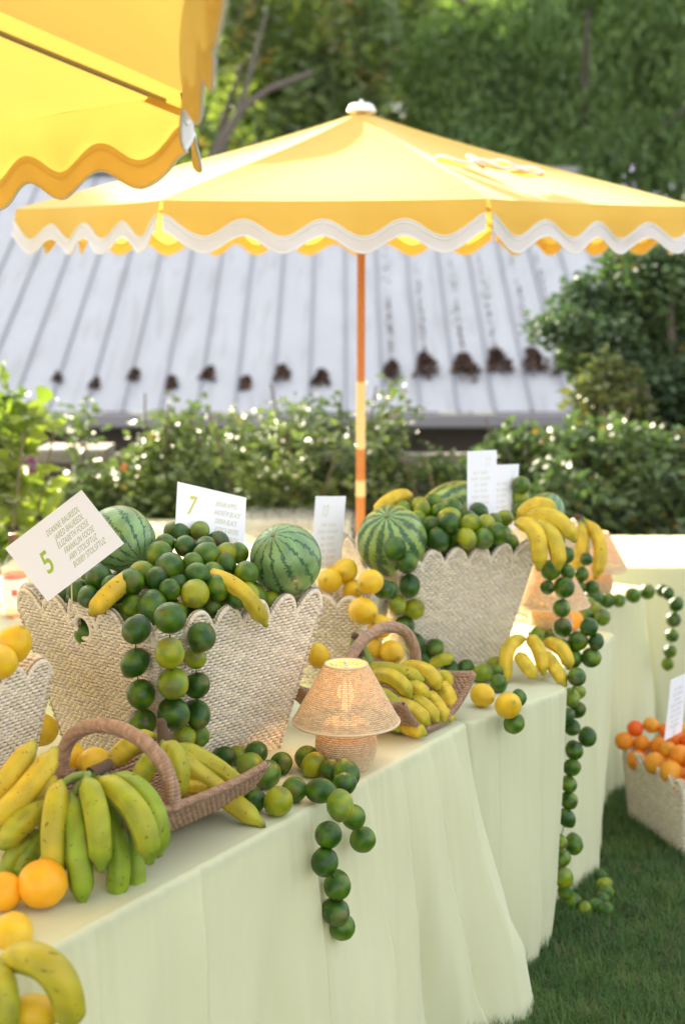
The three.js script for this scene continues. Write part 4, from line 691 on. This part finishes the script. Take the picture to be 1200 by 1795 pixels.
garland('right strand of limes hanging down the front face of the nearest basket', 'lime garland', toList([[1060, 890, 80, 10], [1030, 1000, 62, 3], [1035, 1145, 72, 6], [1040, 1295, 72, 13], [1045, 1410, 62, 2]], 0, 820, 3, ahead(front)));
{
  const pl = onTable(DECK), edge = frontEdge(-0.5, 2.15, 0.53, 0.85, 0.035, DECK);
  garland('string of limes lying on the front table between the basket and the lamp', 'lime garland', toList([[100, 600, 54, 6], [160, 585, 42, 3], [235, 575, 52, 0], [210, 630, 60, 11], [283, 665, 62, 9], [343, 618, 50, 13], [235, 775, 50, 0], [330, 780, 66, 5], [397, 730, 58, 4], [455, 600, 55, 2], [490, 628, 54], [585, 587, 52, 8], [537, 645, 52, 10], [613, 665, 60, 4], [607, 705, 52, 0], [507, 735, 58, 1]], 350, 1080, 2.4, pl), 'lime_garland', false);
  garland('string of limes hanging down the front of the nearest tablecloth', 'lime garland', toList([[590, 795, 62, 8], [647, 845, 55, 12], [685, 940, 60, 2], [540, 920, 62, 7], [525, 1035, 63, 0], [578, 1140, 62, 4], [572, 1240, 63, 13], [598, 1305, 60, 2]], 350, 1080, 2.4, shift(edge, 0.01)));
}
{
  const a = toList([[275, 545, 62, 0], [337, 615, 62, 7], [353, 740, 58, 6], [290, 840, 48, 3], [375, 865, 58, 5], [325, 950, 58, 13], [380, 1045, 57, 0], [483, 1070, 52, 4], [425, 1130, 48, 6]], 600, 780, 3, ahead(far));
  garland('strand of limes hanging down the left corner of the far basket', 'lime garland', a);
  garland('limes lying along the foot of the far basket', 'lime garland', toList([[565, 1180, 52, 0], [645, 1175, 48, 6], [745, 1200, 52, 8], [815, 1195, 52, 7], [795, 1160, 45, 3], [820, 1255, 50, 4]], 600, 780, 3, onTable(DECK - 0.004)), 'lime_garland', false);
  const edgeB = frontEdge(0.315, 3.45, 0.66, 0.72, 0.03, DECK - 0.004);
  garland('two lemons and two limes strung over the edge of the short table', 'fruit garland', toList([[735, 1315, 66, 'lemon'], [870, 1370, 76, 'lemon'], [925, 1330, 45, 0], [900, 1465, 58, 2]], 600, 780, 3, edgeB), 'fruit_garland');
}
{
  const edgeC = frontEdge(0.565, 3.87, 0.46, 0.89, 0.045, DECK - 0.008), hangC = (px, py, r) => { const p = edgeC(px, py, r), d = -p.z; return at(px, py, Math.min(d, 3.93)); }, dep = (d) => (px, py) => at(px, py, d);
  const list = [
    ...toList([[530, 440, 42, 4], [575, 520, 46, 7], [500, 600, 56, 4], [575, 605, 40], [490, 690, 40, 0], [550, 690, 58, 10], [550, 800, 50, 7], [555, 903, 54, 13]], 800, 800, 3, (px, py, r) => at(px, py, mix(4.12, 3.98, (py - 940) / 160))),
    ...toList([[630, 960, 55, 1], [665, 935, 50, 0], [725, 970, 44, 6], [590, 985, 48, 4], [620, 1060, 50, 0], [695, 1055, 56, 7], [630, 1160, 52, 10], [600, 1270, 48, 8], [635, 1240, 42], [635, 1335, 44, 13], [570, 1365, 48, 10], [605, 1425, 47, 0]], 800, 800, 3, hangC),
    ...toList([[497, 395, 48, 0], [433, 460, 47, 10], [422, 543, 46, 4], [407, 625, 42, 4], [408, 705, 46, 7], [395, 790, 45, 13], [360, 905, 40, 8], [430, 918, 50, 9], [377, 985, 43, 4], [378, 1078, 53, 8], [390, 1145, 43, 9]], 850, 1150, 2.783, hangC),
    ...toList([[430, 1200, 46, 7], [495, 1235, 34, 3], [535, 1225, 40, 0], [575, 1235, 40, 4], [570, 1190, 42, 7], [590, 1155, 42, 2], [580, 1115, 38, 3], [562, 1075, 36, 0]], 850, 1150, 2.783, (px, py, r) => on(px, py, r + 0.012)),
  ];
  garland('long string of limes falling from the far basket down to the grass', 'lime garland', list);
  garland('strand of limes under the hanging pair of bananas', 'lime garland', toList([[680, 540, 36, 0], [655, 620, 40, 7], [640, 695, 42, 4], [705, 690, 40, 0]], 800, 800, 3, dep(4.4)));
  garland('loose string of limes lying beside the glowing middle lamp', 'lime garland', toList([[730, 748, 55, 10], [780, 755, 42, 0], [680, 840, 46, 4], [725, 805, 42, 3], [757, 845, 48, 9], [690, 785, 40, 8]], 800, 800, 3, onTable(DECK - 0.01)), 'lime_garland', false);
  garland('string of limes along the edge of the table before the far lamp', 'lime garland', toList([[850, 757, 38, 2], [925, 730, 42, 9], [1000, 712, 42, 4], [1080, 705, 36, 7], [1110, 720, 34, 0]], 800, 800, 3, onTable(DECK - 0.012)), 'lime_garland');
  garland('short strand of limes hanging from the table at the right edge', 'lime garland', toList([[1152, 778, 40, 0], [1138, 858, 42, 10], [1130, 942, 38, 7], [1120, 1025, 36, 4], [1107, 1092, 34, 8]], 800, 800, 3, dep(5.14)));
  garland('two limes at the foot of the far basket beside the small bananas', 'lime garland', toList([[435, 940, 48, 4], [485, 945, 42, 0]], 800, 800, 3, onTable(DECK - 0.008)), 'lime_garland', false);
}
// ------------------------------------------------------------------ lemons and oranges
function fruit(kind, label, group, p, r, rot) {
  const geo = kind === 'lemon' ? lemonGeos[Math.floor(rnd() * 3)] : orangeGeos[rot?.[3] ?? Math.floor(rnd() * 4)], m = solo(kind, geo, M.lemon, label, kind, group, p);
  m.scale.setScalar(r / (kind === 'lemon' ? 1.05 : 1)); if (rot) m.rotation.set(rot[0], rot[1], rot[2]); else spin(m); return m;
}
{
  const tbl = (px, py, r) => on(px, py, DECK + r), L = (label, px, py, r, p, rot) => fruit('lemon', label, 'loose lemons', p ?? tbl(px, py, r), r, rot);
  L('lemon on top of the small left basket with its tip up', 24, 1130, 0.037, at(24, 1130, 2.72), [0.3, 0, -0.5]);
  L('lemon at the left edge in the small left basket', 2, 1160, 0.034, at(2, 1160, 2.66), [1, 0.3, 0]);
  L('lemon leaning between the small left basket and the large basket', 58, 1228, 0.034, at(58, 1228, 3.03), [0.2, 0.4, -0.6]);
  L('lemon behind the left leg of the near trug handle', 72, 1280, 0.037, at(72, 1280, 2.99), [1.2, 0.3, 0.6]);
  L('lemon under the trug handle with its tip up', 124, 1330, 0.034, at(124, 1330, 2.78), [0.15, 0, 0.25]);
  L('lemon under the trug handle facing outwards', 165, 1338, 0.034, at(165, 1338, 2.74), [1.4, 0.2, 0.5]);
  fruit('orange', 'large orange under the front banana bunch', 'oranges on the front table', on(75, 1549, DECK + 0.043), 0.043, [0.3, 0, 0.2, 4]);
  fruit('orange', 'orange at the left edge of the front table', 'oranges on the front table', on(6, 1563, DECK + 0.032), 0.034, [1, 0, 0.4, 4]);
  L('lemon at the table corner showing its round end', 22, 1638, 0.036, at(22, 1638, 2.2), [-1.35, 0.1, 0.1]);
  L('lemon hanging lowest at the bottom left', 58, 1779, 0.034, at(58, 1779, 2.06), [0.2, 0.3, 1.35]);
  // lemons in the small middle basket and the strand over its corner
  const mid = [[578, 1018, 0.035, 3.82], [605, 1000, 0.036, 3.86], [590, 1008, 0.034, 3.93], [618, 1035, 0.03, 3.84]];
  mid.forEach(([px, py, r, d], i) => L(['lemon at the left in the small middle basket', 'round lemon highest in the small middle basket', 'lemon behind the others in the small middle basket', 'lemon half hidden inside the small middle basket'][i], px, py, r, at(px, py, d), [1.3, i, 0.3]));
  garland('strand of lemons hanging over the corner of the small middle basket', 'lemon garland', [[649, 1020, 0.0345, 3.66], [636, 1071, 0.038, 3.64], [663, 1105, 0.034, 3.68], [655, 1130, 0.034, 3.68], [681, 1143, 0.0335, 3.66]].map(([px, py, r, d]) => [at(px, py, d), r, 'lemon']), 'lemon_garland');
  L('lemon behind the lamp shade at its left', 558, 1150, 0.03, at(558, 1150, 3.45), [0.4, 0, 0.3]);
  const lime = limeMesh(0.027, 0); lime.name = numbered('lime'); lime.position.copy(at(671, 1033, 3.72)); scene.add(lime); tag(lime, 'lime tucked behind the hanging lemons', 'lime');
  const lime2 = limeMesh(0.027, 0); lime2.name = numbered('lime'); lime2.position.copy(at(682, 1035, 3.76)); scene.add(lime2); tag(lime2, 'lime right of the hanging lemons on the far basket', 'lime');
  fruit('orange', 'orange glowing behind the lime string by the middle lamp', 'oranges on the front table', on(1003, 1087, DECK + 0.028), 0.034, [0, 0, 0, 2]);
  // oranges heaped in the basket on the grass
  const list = [[285, 645, 85, 1], [415, 565, 75, 3], [520, 540, 68, 2], [585, 555, 68, 0], [540, 670, 95, 1], [385, 775, 95, 1], [555, 820, 100, 2], [710, 630, 88, 0], [755, 560, 80, 2], [690, 920, 108, 2], [755, 770, 92, 1], [800, 1010, 90, 0], [640, 740, 70, 2], [430, 660, 70, 1], [850, 640, 90, 3], [900, 820, 95, 1], [880, 960, 95, 2]];
  const items = list.map(([x, y, r, k]) => { const px = 1040 + x / 4.99, py = 1170 + y / 4.99, p = domeHit(px, py, orangeB.c, 0.2, 0.235, 0.155); return { p, r: clamp(r / 4.99 * -p.z / FOCAL, 0.028, 0.038), k }; });
  for (let i = 0; i < 16; i++) { const a = rr(0, 6.28), q = rr(0.02, 0.17); items.push({ p: V(orangeB.c.x + Math.cos(a) * q, 0.22, orangeB.c.z + Math.sin(a) * q), r: 0.034, k: i % 4 }); }
  relax(items, [], 20);
  items.forEach(({ p, r, k }) => fruit('orange', ['plain orange', 'pale orange', 'yellowish orange', 'deep red orange'][k] + ' heaped ' + (p.y > 0.3 ? 'high' : 'low') + ' at the ' + (p.x < orangeB.c.x - 0.07 ? 'left' : p.x > orangeB.c.x + 0.07 ? 'right' : 'middle') + ' of the basket on the grass', 'oranges heaped in the basket on the grass', p, r, [rr(0, 6), rr(0, 6), rr(0, 6), k]));
}
// ------------------------------------------------------------------ trugs and bananas
trug('brown wicker trug with arched handle on the front table, nearest', [-0.385, 2.665], [0.6, 0.8], 0.38, 0.30, 0.095, 0.125, DECK + 0.006, 0.3);
trug('brown wicker trug of bananas tipped open beside the lamp', [0.095, 3.44], [0.83, -0.56], 0.34, 0.34, 0.085, 0.14, DECK + 0.002);
bunch('big green yellow banana bunch draped over the front of the near trug', [
  [[[108, 1370, 2.45], [95, 1440, 2.38], [97, 1556, 2.36]], 0.0215, 0.46],
  [[[126, 1392, 2.45], [136, 1480, 2.37], [146, 1590, 2.35]], 0.0215, 0.98],
  [[[150, 1365, 2.45], [172, 1435, 2.37], [176, 1530, 2.36]], 0.021, 0.78],
  [[[168, 1366, 2.47], [240, 1425, 2.39], [262, 1518, 2.38]], 0.022, 0.73],
  [[[190, 1362, 2.50], [262, 1410, 2.43], [276, 1505, 2.42]], 0.021, 0.93],
  [[[175, 1400, 2.48], [207, 1490, 2.41], [199, 1585, 2.39]], 0.020, 1.00],
  [[[195, 1410, 2.51], [232, 1500, 2.45], [233, 1576, 2.43]], 0.019, 1.00],
], [[190, 1340, 2.50], [180, 1346, 2.49], [160, 1358, 2.47]]);
bunch('speckled yellow banana bunch at the left edge before the small basket', [
  [[[-60, 1440, 2.5], [10, 1370, 2.48], [62, 1297, 2.54]], 0.020, 0.2],
  [[[-55, 1470, 2.46], [35, 1400, 2.44], [100, 1308, 2.52]], 0.021, 0.18],
  [[[-40, 1500, 2.46], [40, 1420, 2.46], [98, 1362, 2.55]], 0.019, 0.05],
  [[[92, 1418, 2.47], [45, 1436, 2.42], [2, 1490, 2.41]], 0.0205, 0.6],
  [[[70, 1462, 2.46], [30, 1500, 2.44], [12, 1545, 2.44]], 0.019, 0.85],
  [[[82, 1452, 2.47], [52, 1495, 2.44], [38, 1540, 2.43]], 0.019, 0.85],
], null);
bunch('pale green banana bunch inside the near trug with its dark crown up', [
  [[[285, 1305, 2.66], [312, 1340, 2.62], [306, 1405, 2.63]], 0.020, 0.65],
  [[[300, 1306, 2.74], [375, 1345, 2.78], [444, 1402, 2.82]], 0.021, 0.55],
  [[[302, 1318, 2.72], [372, 1378, 2.74], [466, 1450, 2.70]], 0.0205, 0.4],
  [[[275, 1290, 2.7], [225, 1310, 2.70], [196, 1345, 2.70]], 0.020, 0.25],
  [[[272, 1320, 2.66], [252, 1352, 2.64], [240, 1385, 2.64]], 0.019, 0.7],
  [[[318, 1380, 2.72], [345, 1378, 2.73], [378, 1386, 2.75]], 0.017, 0.2],
], [[283, 1268, 2.69], [286, 1285, 2.68], [289, 1302, 2.67]]);
const ripe = bunch('large ripe banana bunch spilling from the trug beside the lamp', [
  [[[640, 1172, 3.5], [700, 1178, 3.43], [744, 1195, 3.42]], 0.0195, 0.5],
  [[[645, 1190, 3.46], [690, 1190, 3.38], [720, 1228, 3.36]], 0.020, 0.3],
  [[[652, 1215, 3.42], [680, 1225, 3.34], [705, 1250, 3.32]], 0.019, 0.6],
  [[[695, 1172, 3.52], [745, 1178, 3.47], [768, 1212, 3.45]], 0.020, 0.12],
  [[[690, 1198, 3.45], [728, 1205, 3.40], [750, 1225, 3.39]], 0.018, 0.3],
  [[[682, 1235, 3.37], [722, 1245, 3.31], [752, 1273, 3.30]], 0.020, 0.25],
  [[[712, 1222, 3.42], [745, 1240, 3.36], [768, 1268, 3.34]], 0.019, 0.25],
  [[[745, 1215, 3.45], [768, 1240, 3.40], [778, 1268, 3.38]], 0.018, 0.2],
  [[[768, 1198, 3.5], [785, 1220, 3.46], [793, 1248, 3.44]], 0.019, 0.12],
  [[[690, 1265, 3.34], [725, 1278, 3.28], [748, 1288, 3.27]], 0.018, 0.25],
  [[[672, 1258, 3.35], [690, 1270, 3.30], [698, 1283, 3.29]], 0.017, 0.55],
  [[[765, 1185, 3.53], [782, 1190, 3.51], [790, 1212, 3.5]], 0.016, 0.4],
  [[[772, 1245, 3.42], [785, 1256, 3.41], [788, 1265, 3.41]], 0.014, 0.4],
], [[622, 1116, 3.5], [626, 1128, 3.5], [634, 1148, 3.5]]);
for (const [a, b, c] of [[[622, 1118], [618, 1140], [614, 1165]], [[630, 1122], [642, 1150], [652, 1180]]]) part('stalk', tube([at(...a, 3.5), at(...b, 3.5), at(...c, 3.49)].map((q) => q.sub(ripe.position)), 0.009, 0.016, 12, 9), M.greenStalk, ripe);
looseBanana('banana lying across the limes beside the hand hole', [[232, 1012, 3.02], [198, 1035, 2.97], [157, 1080, 2.95]], 0.0205, 0.05);
looseBanana('long banana curving over the front scallops of the nearest basket', [[345, 1008, 3.10], [415, 1030, 3.02], [468, 1100, 3.05]], 0.018, 0.25);
looseBanana('banana at the back left of the far basket catching the sun', [[722, 868, 4.2], [688, 874, 4.15], [655, 905, 4.1]], 0.02, 0.0);
looseBanana('stubby banana lying among the limes at the foot of the far basket', [[755, 1168, 3.86], [775, 1156, 3.84], [794, 1156, 3.85]], 0.016, 0.6);
bunch('yellow banana bunch flopped over the right rim of the far basket', [
  [[[902, 918, 4.02], [938, 935, 3.94], [943, 1002, 3.92]], 0.0225, 0.1],
  [[[925, 918, 4.02], [966, 940, 3.95], [978, 1002, 3.93]], 0.0225, 0.2],
  [[[915, 910, 4.06], [968, 908, 4.0], [1008, 952, 3.98]], 0.023, 0.15],
  [[[908, 912, 4.08], [938, 886, 4.06], [975, 898, 4.04]], 0.0225, 0.05],
], null);
bunch('pair of yellow bananas hanging from the basket behind', [
  [[[1016, 915, 4.52], [1018, 960, 4.48], [1000, 1015, 4.46]], 0.021, 0.05],
  [[[1024, 912, 4.52], [1050, 955, 4.48], [1041, 1016, 4.46]], 0.021, 0.0],
], [[1010, 905, 4.54], [1014, 908, 4.53], [1018, 912, 4.53]]);
bunch('five small bananas at the foot of the far basket', [
  [[[920, 1120, 3.92], [890, 1140, 3.85], [888, 1200, 3.82]], 0.0185, 0.12],
  [[[908, 1146, 3.86], [922, 1168, 3.81], [942, 1188, 3.80]], 0.018, 0.2],
  [[[925, 1118, 3.92], [944, 1140, 3.85], [952, 1185, 3.83]], 0.018, 0.1],
  [[[952, 1125, 3.94], [985, 1140, 3.88], [996, 1175, 3.87]], 0.0185, 0.12],
  [[[955, 1145, 3.90], [972, 1172, 3.83], [992, 1204, 3.80]], 0.018, 0.12],
], null);
bunch('two bananas drooping over the table corner at the bottom left', [
  [[[2, 1682, 2.1], [95, 1702, 2.03], [122, 1810, 2.05]], 0.0245, 0.45],
  [[[-12, 1690, 2.06], [8, 1760, 2.02], [-8, 1850, 2.02]], 0.022, 0.6],
], null);

// ------------------------------------------------------------------ lamps
rattanLamp('lit rattan lamp with wide shade on the front table', 0.008, 3.075, DECK + 0.002, 1);
rattanLamp('glowing rattan lamp half hidden beside the far basket', 0.655, 4.38, DECK - 0.006, 1);
rattanLamp('rattan lamp farthest back on the tables behind the bananas', 0.90, 5.02, DECK - 0.010, 1);

// ------------------------------------------------------------------ cards
const CW = 0.204, CH = 0.142;
function cardFace(num, lines, tall, colour, ink, layout) {
  const c = document.createElement('canvas'), k = 5; c.width = (tall ? 142 : 204) * k; c.height = (tall ? 204 : 142) * k; const x = c.getContext('2d');
  x.fillStyle = '#f6f4f8'; x.fillRect(0, 0, c.width, c.height);
  const word = (t, cx, cy, size, wt, col) => { x.save(); x.translate(cx * k, cy * k); x.transform(0.62, -0.02, -0.22, 1, 0, 0); x.font = wt + ' ' + size * k + 'px sans-serif'; x.textAlign = 'center'; x.textBaseline = 'middle'; x.fillStyle = col; x.fillText(t, 0, 0); x.restore(); };
  word(num, layout.n[0], layout.n[1], layout.n[2], layout.wt ?? 'bold', colour);
  // lines too small to read in the photograph: brush strokes with the rhythm of letters
  const scrawl = (n, cx, cy, size) => { x.strokeStyle = ink; x.lineWidth = size * 0.11 * k; for (let i = 0; i < n; i++) { if (n > 8 && i === Math.floor(n * 0.42)) continue; const gx = (cx + (i - n / 2) * size * 0.52) * k, h = size * 0.36 * k, a = rr(-0.3, 0.3); x.beginPath(); x.moveTo(gx - h * 0.3, cy * k + h); x.lineTo(gx + h * 0.25, cy * k - h); x.lineTo(gx + h * (0.7 + a), cy * k + h * rr(-0.4, 1)); x.stroke(); } };
  lines.forEach((t, i) => typeof t === 'number' ? scrawl(t, layout.x, layout.y + i * layout.dy, layout.s) : word(t, layout.x + (i % 2 ? 2 : -1) + (layout.step ?? 0) * i, layout.y + i * layout.dy, layout.s, 'italic', ink));
  const t = new THREE.CanvasTexture(c); t.colorSpace = THREE.SRGBColorSpace; return t;
}
const paper = std({ color: lin(0.86, 0.85, 0.88), roughness: 0.8 });
function card(label, centre, uDir, vDir, tall, face, stickLen, stickAt = 0.5) {   // uDir runs right, vDir runs down, both in metres
  const u = uDir.clone().normalize(), v = vDir.clone().addScaledVector(u, -vDir.dot(u)).normalize(), n = v.clone().cross(u).normalize(); const w = tall ? CH : CW, h = tall ? CW : CH;
  const g = thing('name_card', label, 'card', centre, 0, 'white name cards');
  const m = new THREE.Matrix4().makeBasis(u, v.clone().negate(), n), s = n.dot(camera.position.clone().sub(centre)) < 0 ? -1 : 1;
  part('sheet', box(w, h, 0.0008).applyMatrix4(m), paper, g);
  part('print', new THREE.PlaneGeometry(w, h).applyMatrix4(m.clone().multiply(new THREE.Matrix4().makeTranslation(0, 0, 0.0008))), std({ map: face, roughness: 0.8, side: THREE.DoubleSide }), g);
  const st = u.clone().multiplyScalar(w * (stickAt - 0.5)).addScaledVector(n, -0.004); part('skewer', tube([st.clone(), st.clone().add(V(0, -stickLen, 0))], 0.0016, 0.0016, 2, 6), M.stick, g);
}
{
  const five = cardFace('5', ['DEANNE BAURIEDL', 'JARED BAURIEDL', 'ELIZABETH FOOSE', 'FRANKLIN FOOSE', 'AMY STOLSFTUZ', 'BOBBY STOLSFTUZ'], false, '#a9c24a', '#8d9a58', { n: [52, 76, 64], x: 132, y: 28, dy: 17, s: 16.5 });
  const c5 = at(113.5, 957, 2.93), u5 = at(145, 857, 2.93).sub(at(8, 962, 2.93)), v5 = at(80, 1057, 2.93).sub(at(8, 962, 2.93));
  card('white card numbered 5, tilted at the left of the nearest basket', c5, u5, v5, false, five, 0.16, 0.57);
  const seven = cardFace('7', ['BRIAN APPEL', 'ANDREW BLACK', 'EMMA BLACK', 'JESSICA MYERS', 'DANIEL GRADY'], false, '#d3cf63', '#b9b46e', { n: [44, 50, 64], x: 146, y: 31, dy: 21, s: 17.5 });
  const Z7 = 3.36; card('white card numbered 7 standing in the limes of the nearest basket', at(370, 909, Z7), V(114, -41, 0).multiplyScalar(Z7 / FOCAL).add(V(0, 0, -0.125)), V(-0.005, -0.131, 0.055), false, seven, 0.14);
  const ten = cardFace('10', [10, 13, 9, 9, 12, 11, 10], true, '#cfc9a0', '#d6ccae', { n: [48, 42, 46], wt: 'normal', x: 72, y: 82, dy: 18.5, s: 14 });
  const Z10 = 3.95, span = (x0, y0, x1, y1, z, d) => at(x1, y1, z + d / 2).sub(at(x0, y0, z - d / 2)); card('tall white card numbered 10 in the small middle basket', at(575, 933, Z10), span(549, 934, 601, 932, Z10, 0.112), V(-0.004, -0.2, 0), true, ten, 0.16);
  const Z11 = 4.2; const eleven = cardFace('11', [10, 13, 9, 9, 12, 11, 10], true, '#d8d3b8', '#d9ceb0', { n: [100, 34, 42], wt: 'normal', x: 66, y: 66, dy: 18, s: 14 });
  card('tall white card numbered 11 standing in the far basket', at(844, 850, Z11), span(816, 852, 870, 848, Z11, 0.11), V(0.004, -0.2, 0.01), true, eleven, 0.12);
  const Z12 = 4.34; const twelve = cardFace('12', [10, 13, 9, 9, 12, 11, 10], true, '#d8d3b8', '#c9c5b0', { n: [106, 34, 38], wt: 'normal', x: 44, y: 60, dy: 18, s: 13 });
  card('tall white card numbered 12 just behind card 11', at(885, 872, Z12), span(864, 874, 906, 871, Z12, 0.115), V(-0.002, -0.2, 0), true, twelve, 0.12);
  const Zo = 4.52; const grey = cardFace('', [9, 11, 8, 13, 10, 12, 9, 10], true, '#aaaaaa', '#a9a9a4', { n: [70, 30, 10], x: 74, y: 42, dy: 18, s: 14 });
  card('white name card standing in the orange basket', at(1184, 1238, Zo), span(1169, 1246, 1198, 1231, Zo, 0.11), V(0.005, -0.2, -0.03), true, grey, 0.1);
}
// ------------------------------------------------------------------ bottles and glasses
{
  const glass = phys({ color: lin(0.98, 0.98, 0.98), roughness: 0.03, transmission: 1, thickness: 0, ior: 1.45 }), pinkish = phys({ color: lin(0.95, 0.62, 0.50), roughness: 0.05, transmission: 0.9, thickness: 0 });
  const labelM = std({ color: lin(0.8, 0.76, 0.76), roughness: 0.7 }), red = std({ color: lin(0.6, 0.12, 0.10), roughness: 0.6 }), capM = std({ color: lin(0.16, 0.07, 0.03), roughness: 0.4, metalness: 0.3 }), amber = phys({ color: lin(0.75, 0.25, 0.05), roughness: 0.08, transmission: 0.85, thickness: 0 });
  const bottle = (label, p, liquid, s = 1) => { const g = thing('bottle', label, 'bottle', p, 0, 'bottles on the bar table');
    part('glass', lathe([[0.0, 0.004], [0.036, 0.004], [0.04, 0.012], [0.04, 0.16], [0.036, 0.185], [0.018, 0.212], [0.0145, 0.225], [0.0145, 0.25]].map(([r, y]) => [r * s, y * s]), 32), glass, g);
    part('drink', lathe([[0.0, 0.008], [0.034, 0.008], [0.037, 0.014], [0.037, 0.15], [0.0, 0.15]].map(([r, y]) => [r * s, y * s]), 32), liquid, g);
    part('cap', lathe([[0, 0.282], [0.014, 0.282], [0.0155, 0.279], [0.0155, 0.245], [0.017, 0.24], [0.017, 0.225], [0, 0.225]].map(([r, y]) => [r * s, y * s]), 24), capM, g);
    const lb = part('paper_label', new THREE.CylinderGeometry(0.041 * s, 0.041 * s, 0.1 * s, 32, 1, true).translate(0, 0.085 * s, 0), labelM, g);
    part('red_mark', new THREE.CylinderGeometry(0.0415 * s, 0.0415 * s, 0.02 * s, 8, 1, true, -0.05, 0.42).translate(0, 0.09 * s, 0), red, lb); };
  bottle('clear bottle with white label and brown cap beside the tilted card', V(-1.09, DECK - 0.003, -4.66), pinkish);
  bottle('second clear bottle at the left edge, its cap just in view', V(-1.19, DECK - 0.003, -4.74), pinkish, 0.95);
  bottle('amber bottle behind the left shoulder of the nearest basket', V(-1.0, DECK - 0.003, -4.86), amber, 0.98);
  const ORD = ['first', 'second', 'third', 'fourth', 'fifth', 'sixth', 'seventh', 'eighth', 'ninth'], cup = lathe([[0.0, 0.004], [0.026, 0.004], [0.03, 0.01], [0.037, 0.085], [0.036, 0.085], [0.0285, 0.012], [0.0, 0.009]], 18);
  for (let j = 0; j < 5; j++) for (let i = 0; i < 9; i++) { const x = -0.50 + i * 0.064 + (j % 2) * 0.03, z = 6.28 + j * 0.082; solo('tumbler', cup, glass, 'clear tumbler, ' + ORD[i] + ' from the left in the ' + ORD[j] + ' row of glasses on the bar table', 'glass', 'tumblers on the bar table', V(x + rr(-0.004, 0.004), DECK + 0.003, -z)); }
}
renderer.render(scene, camera);
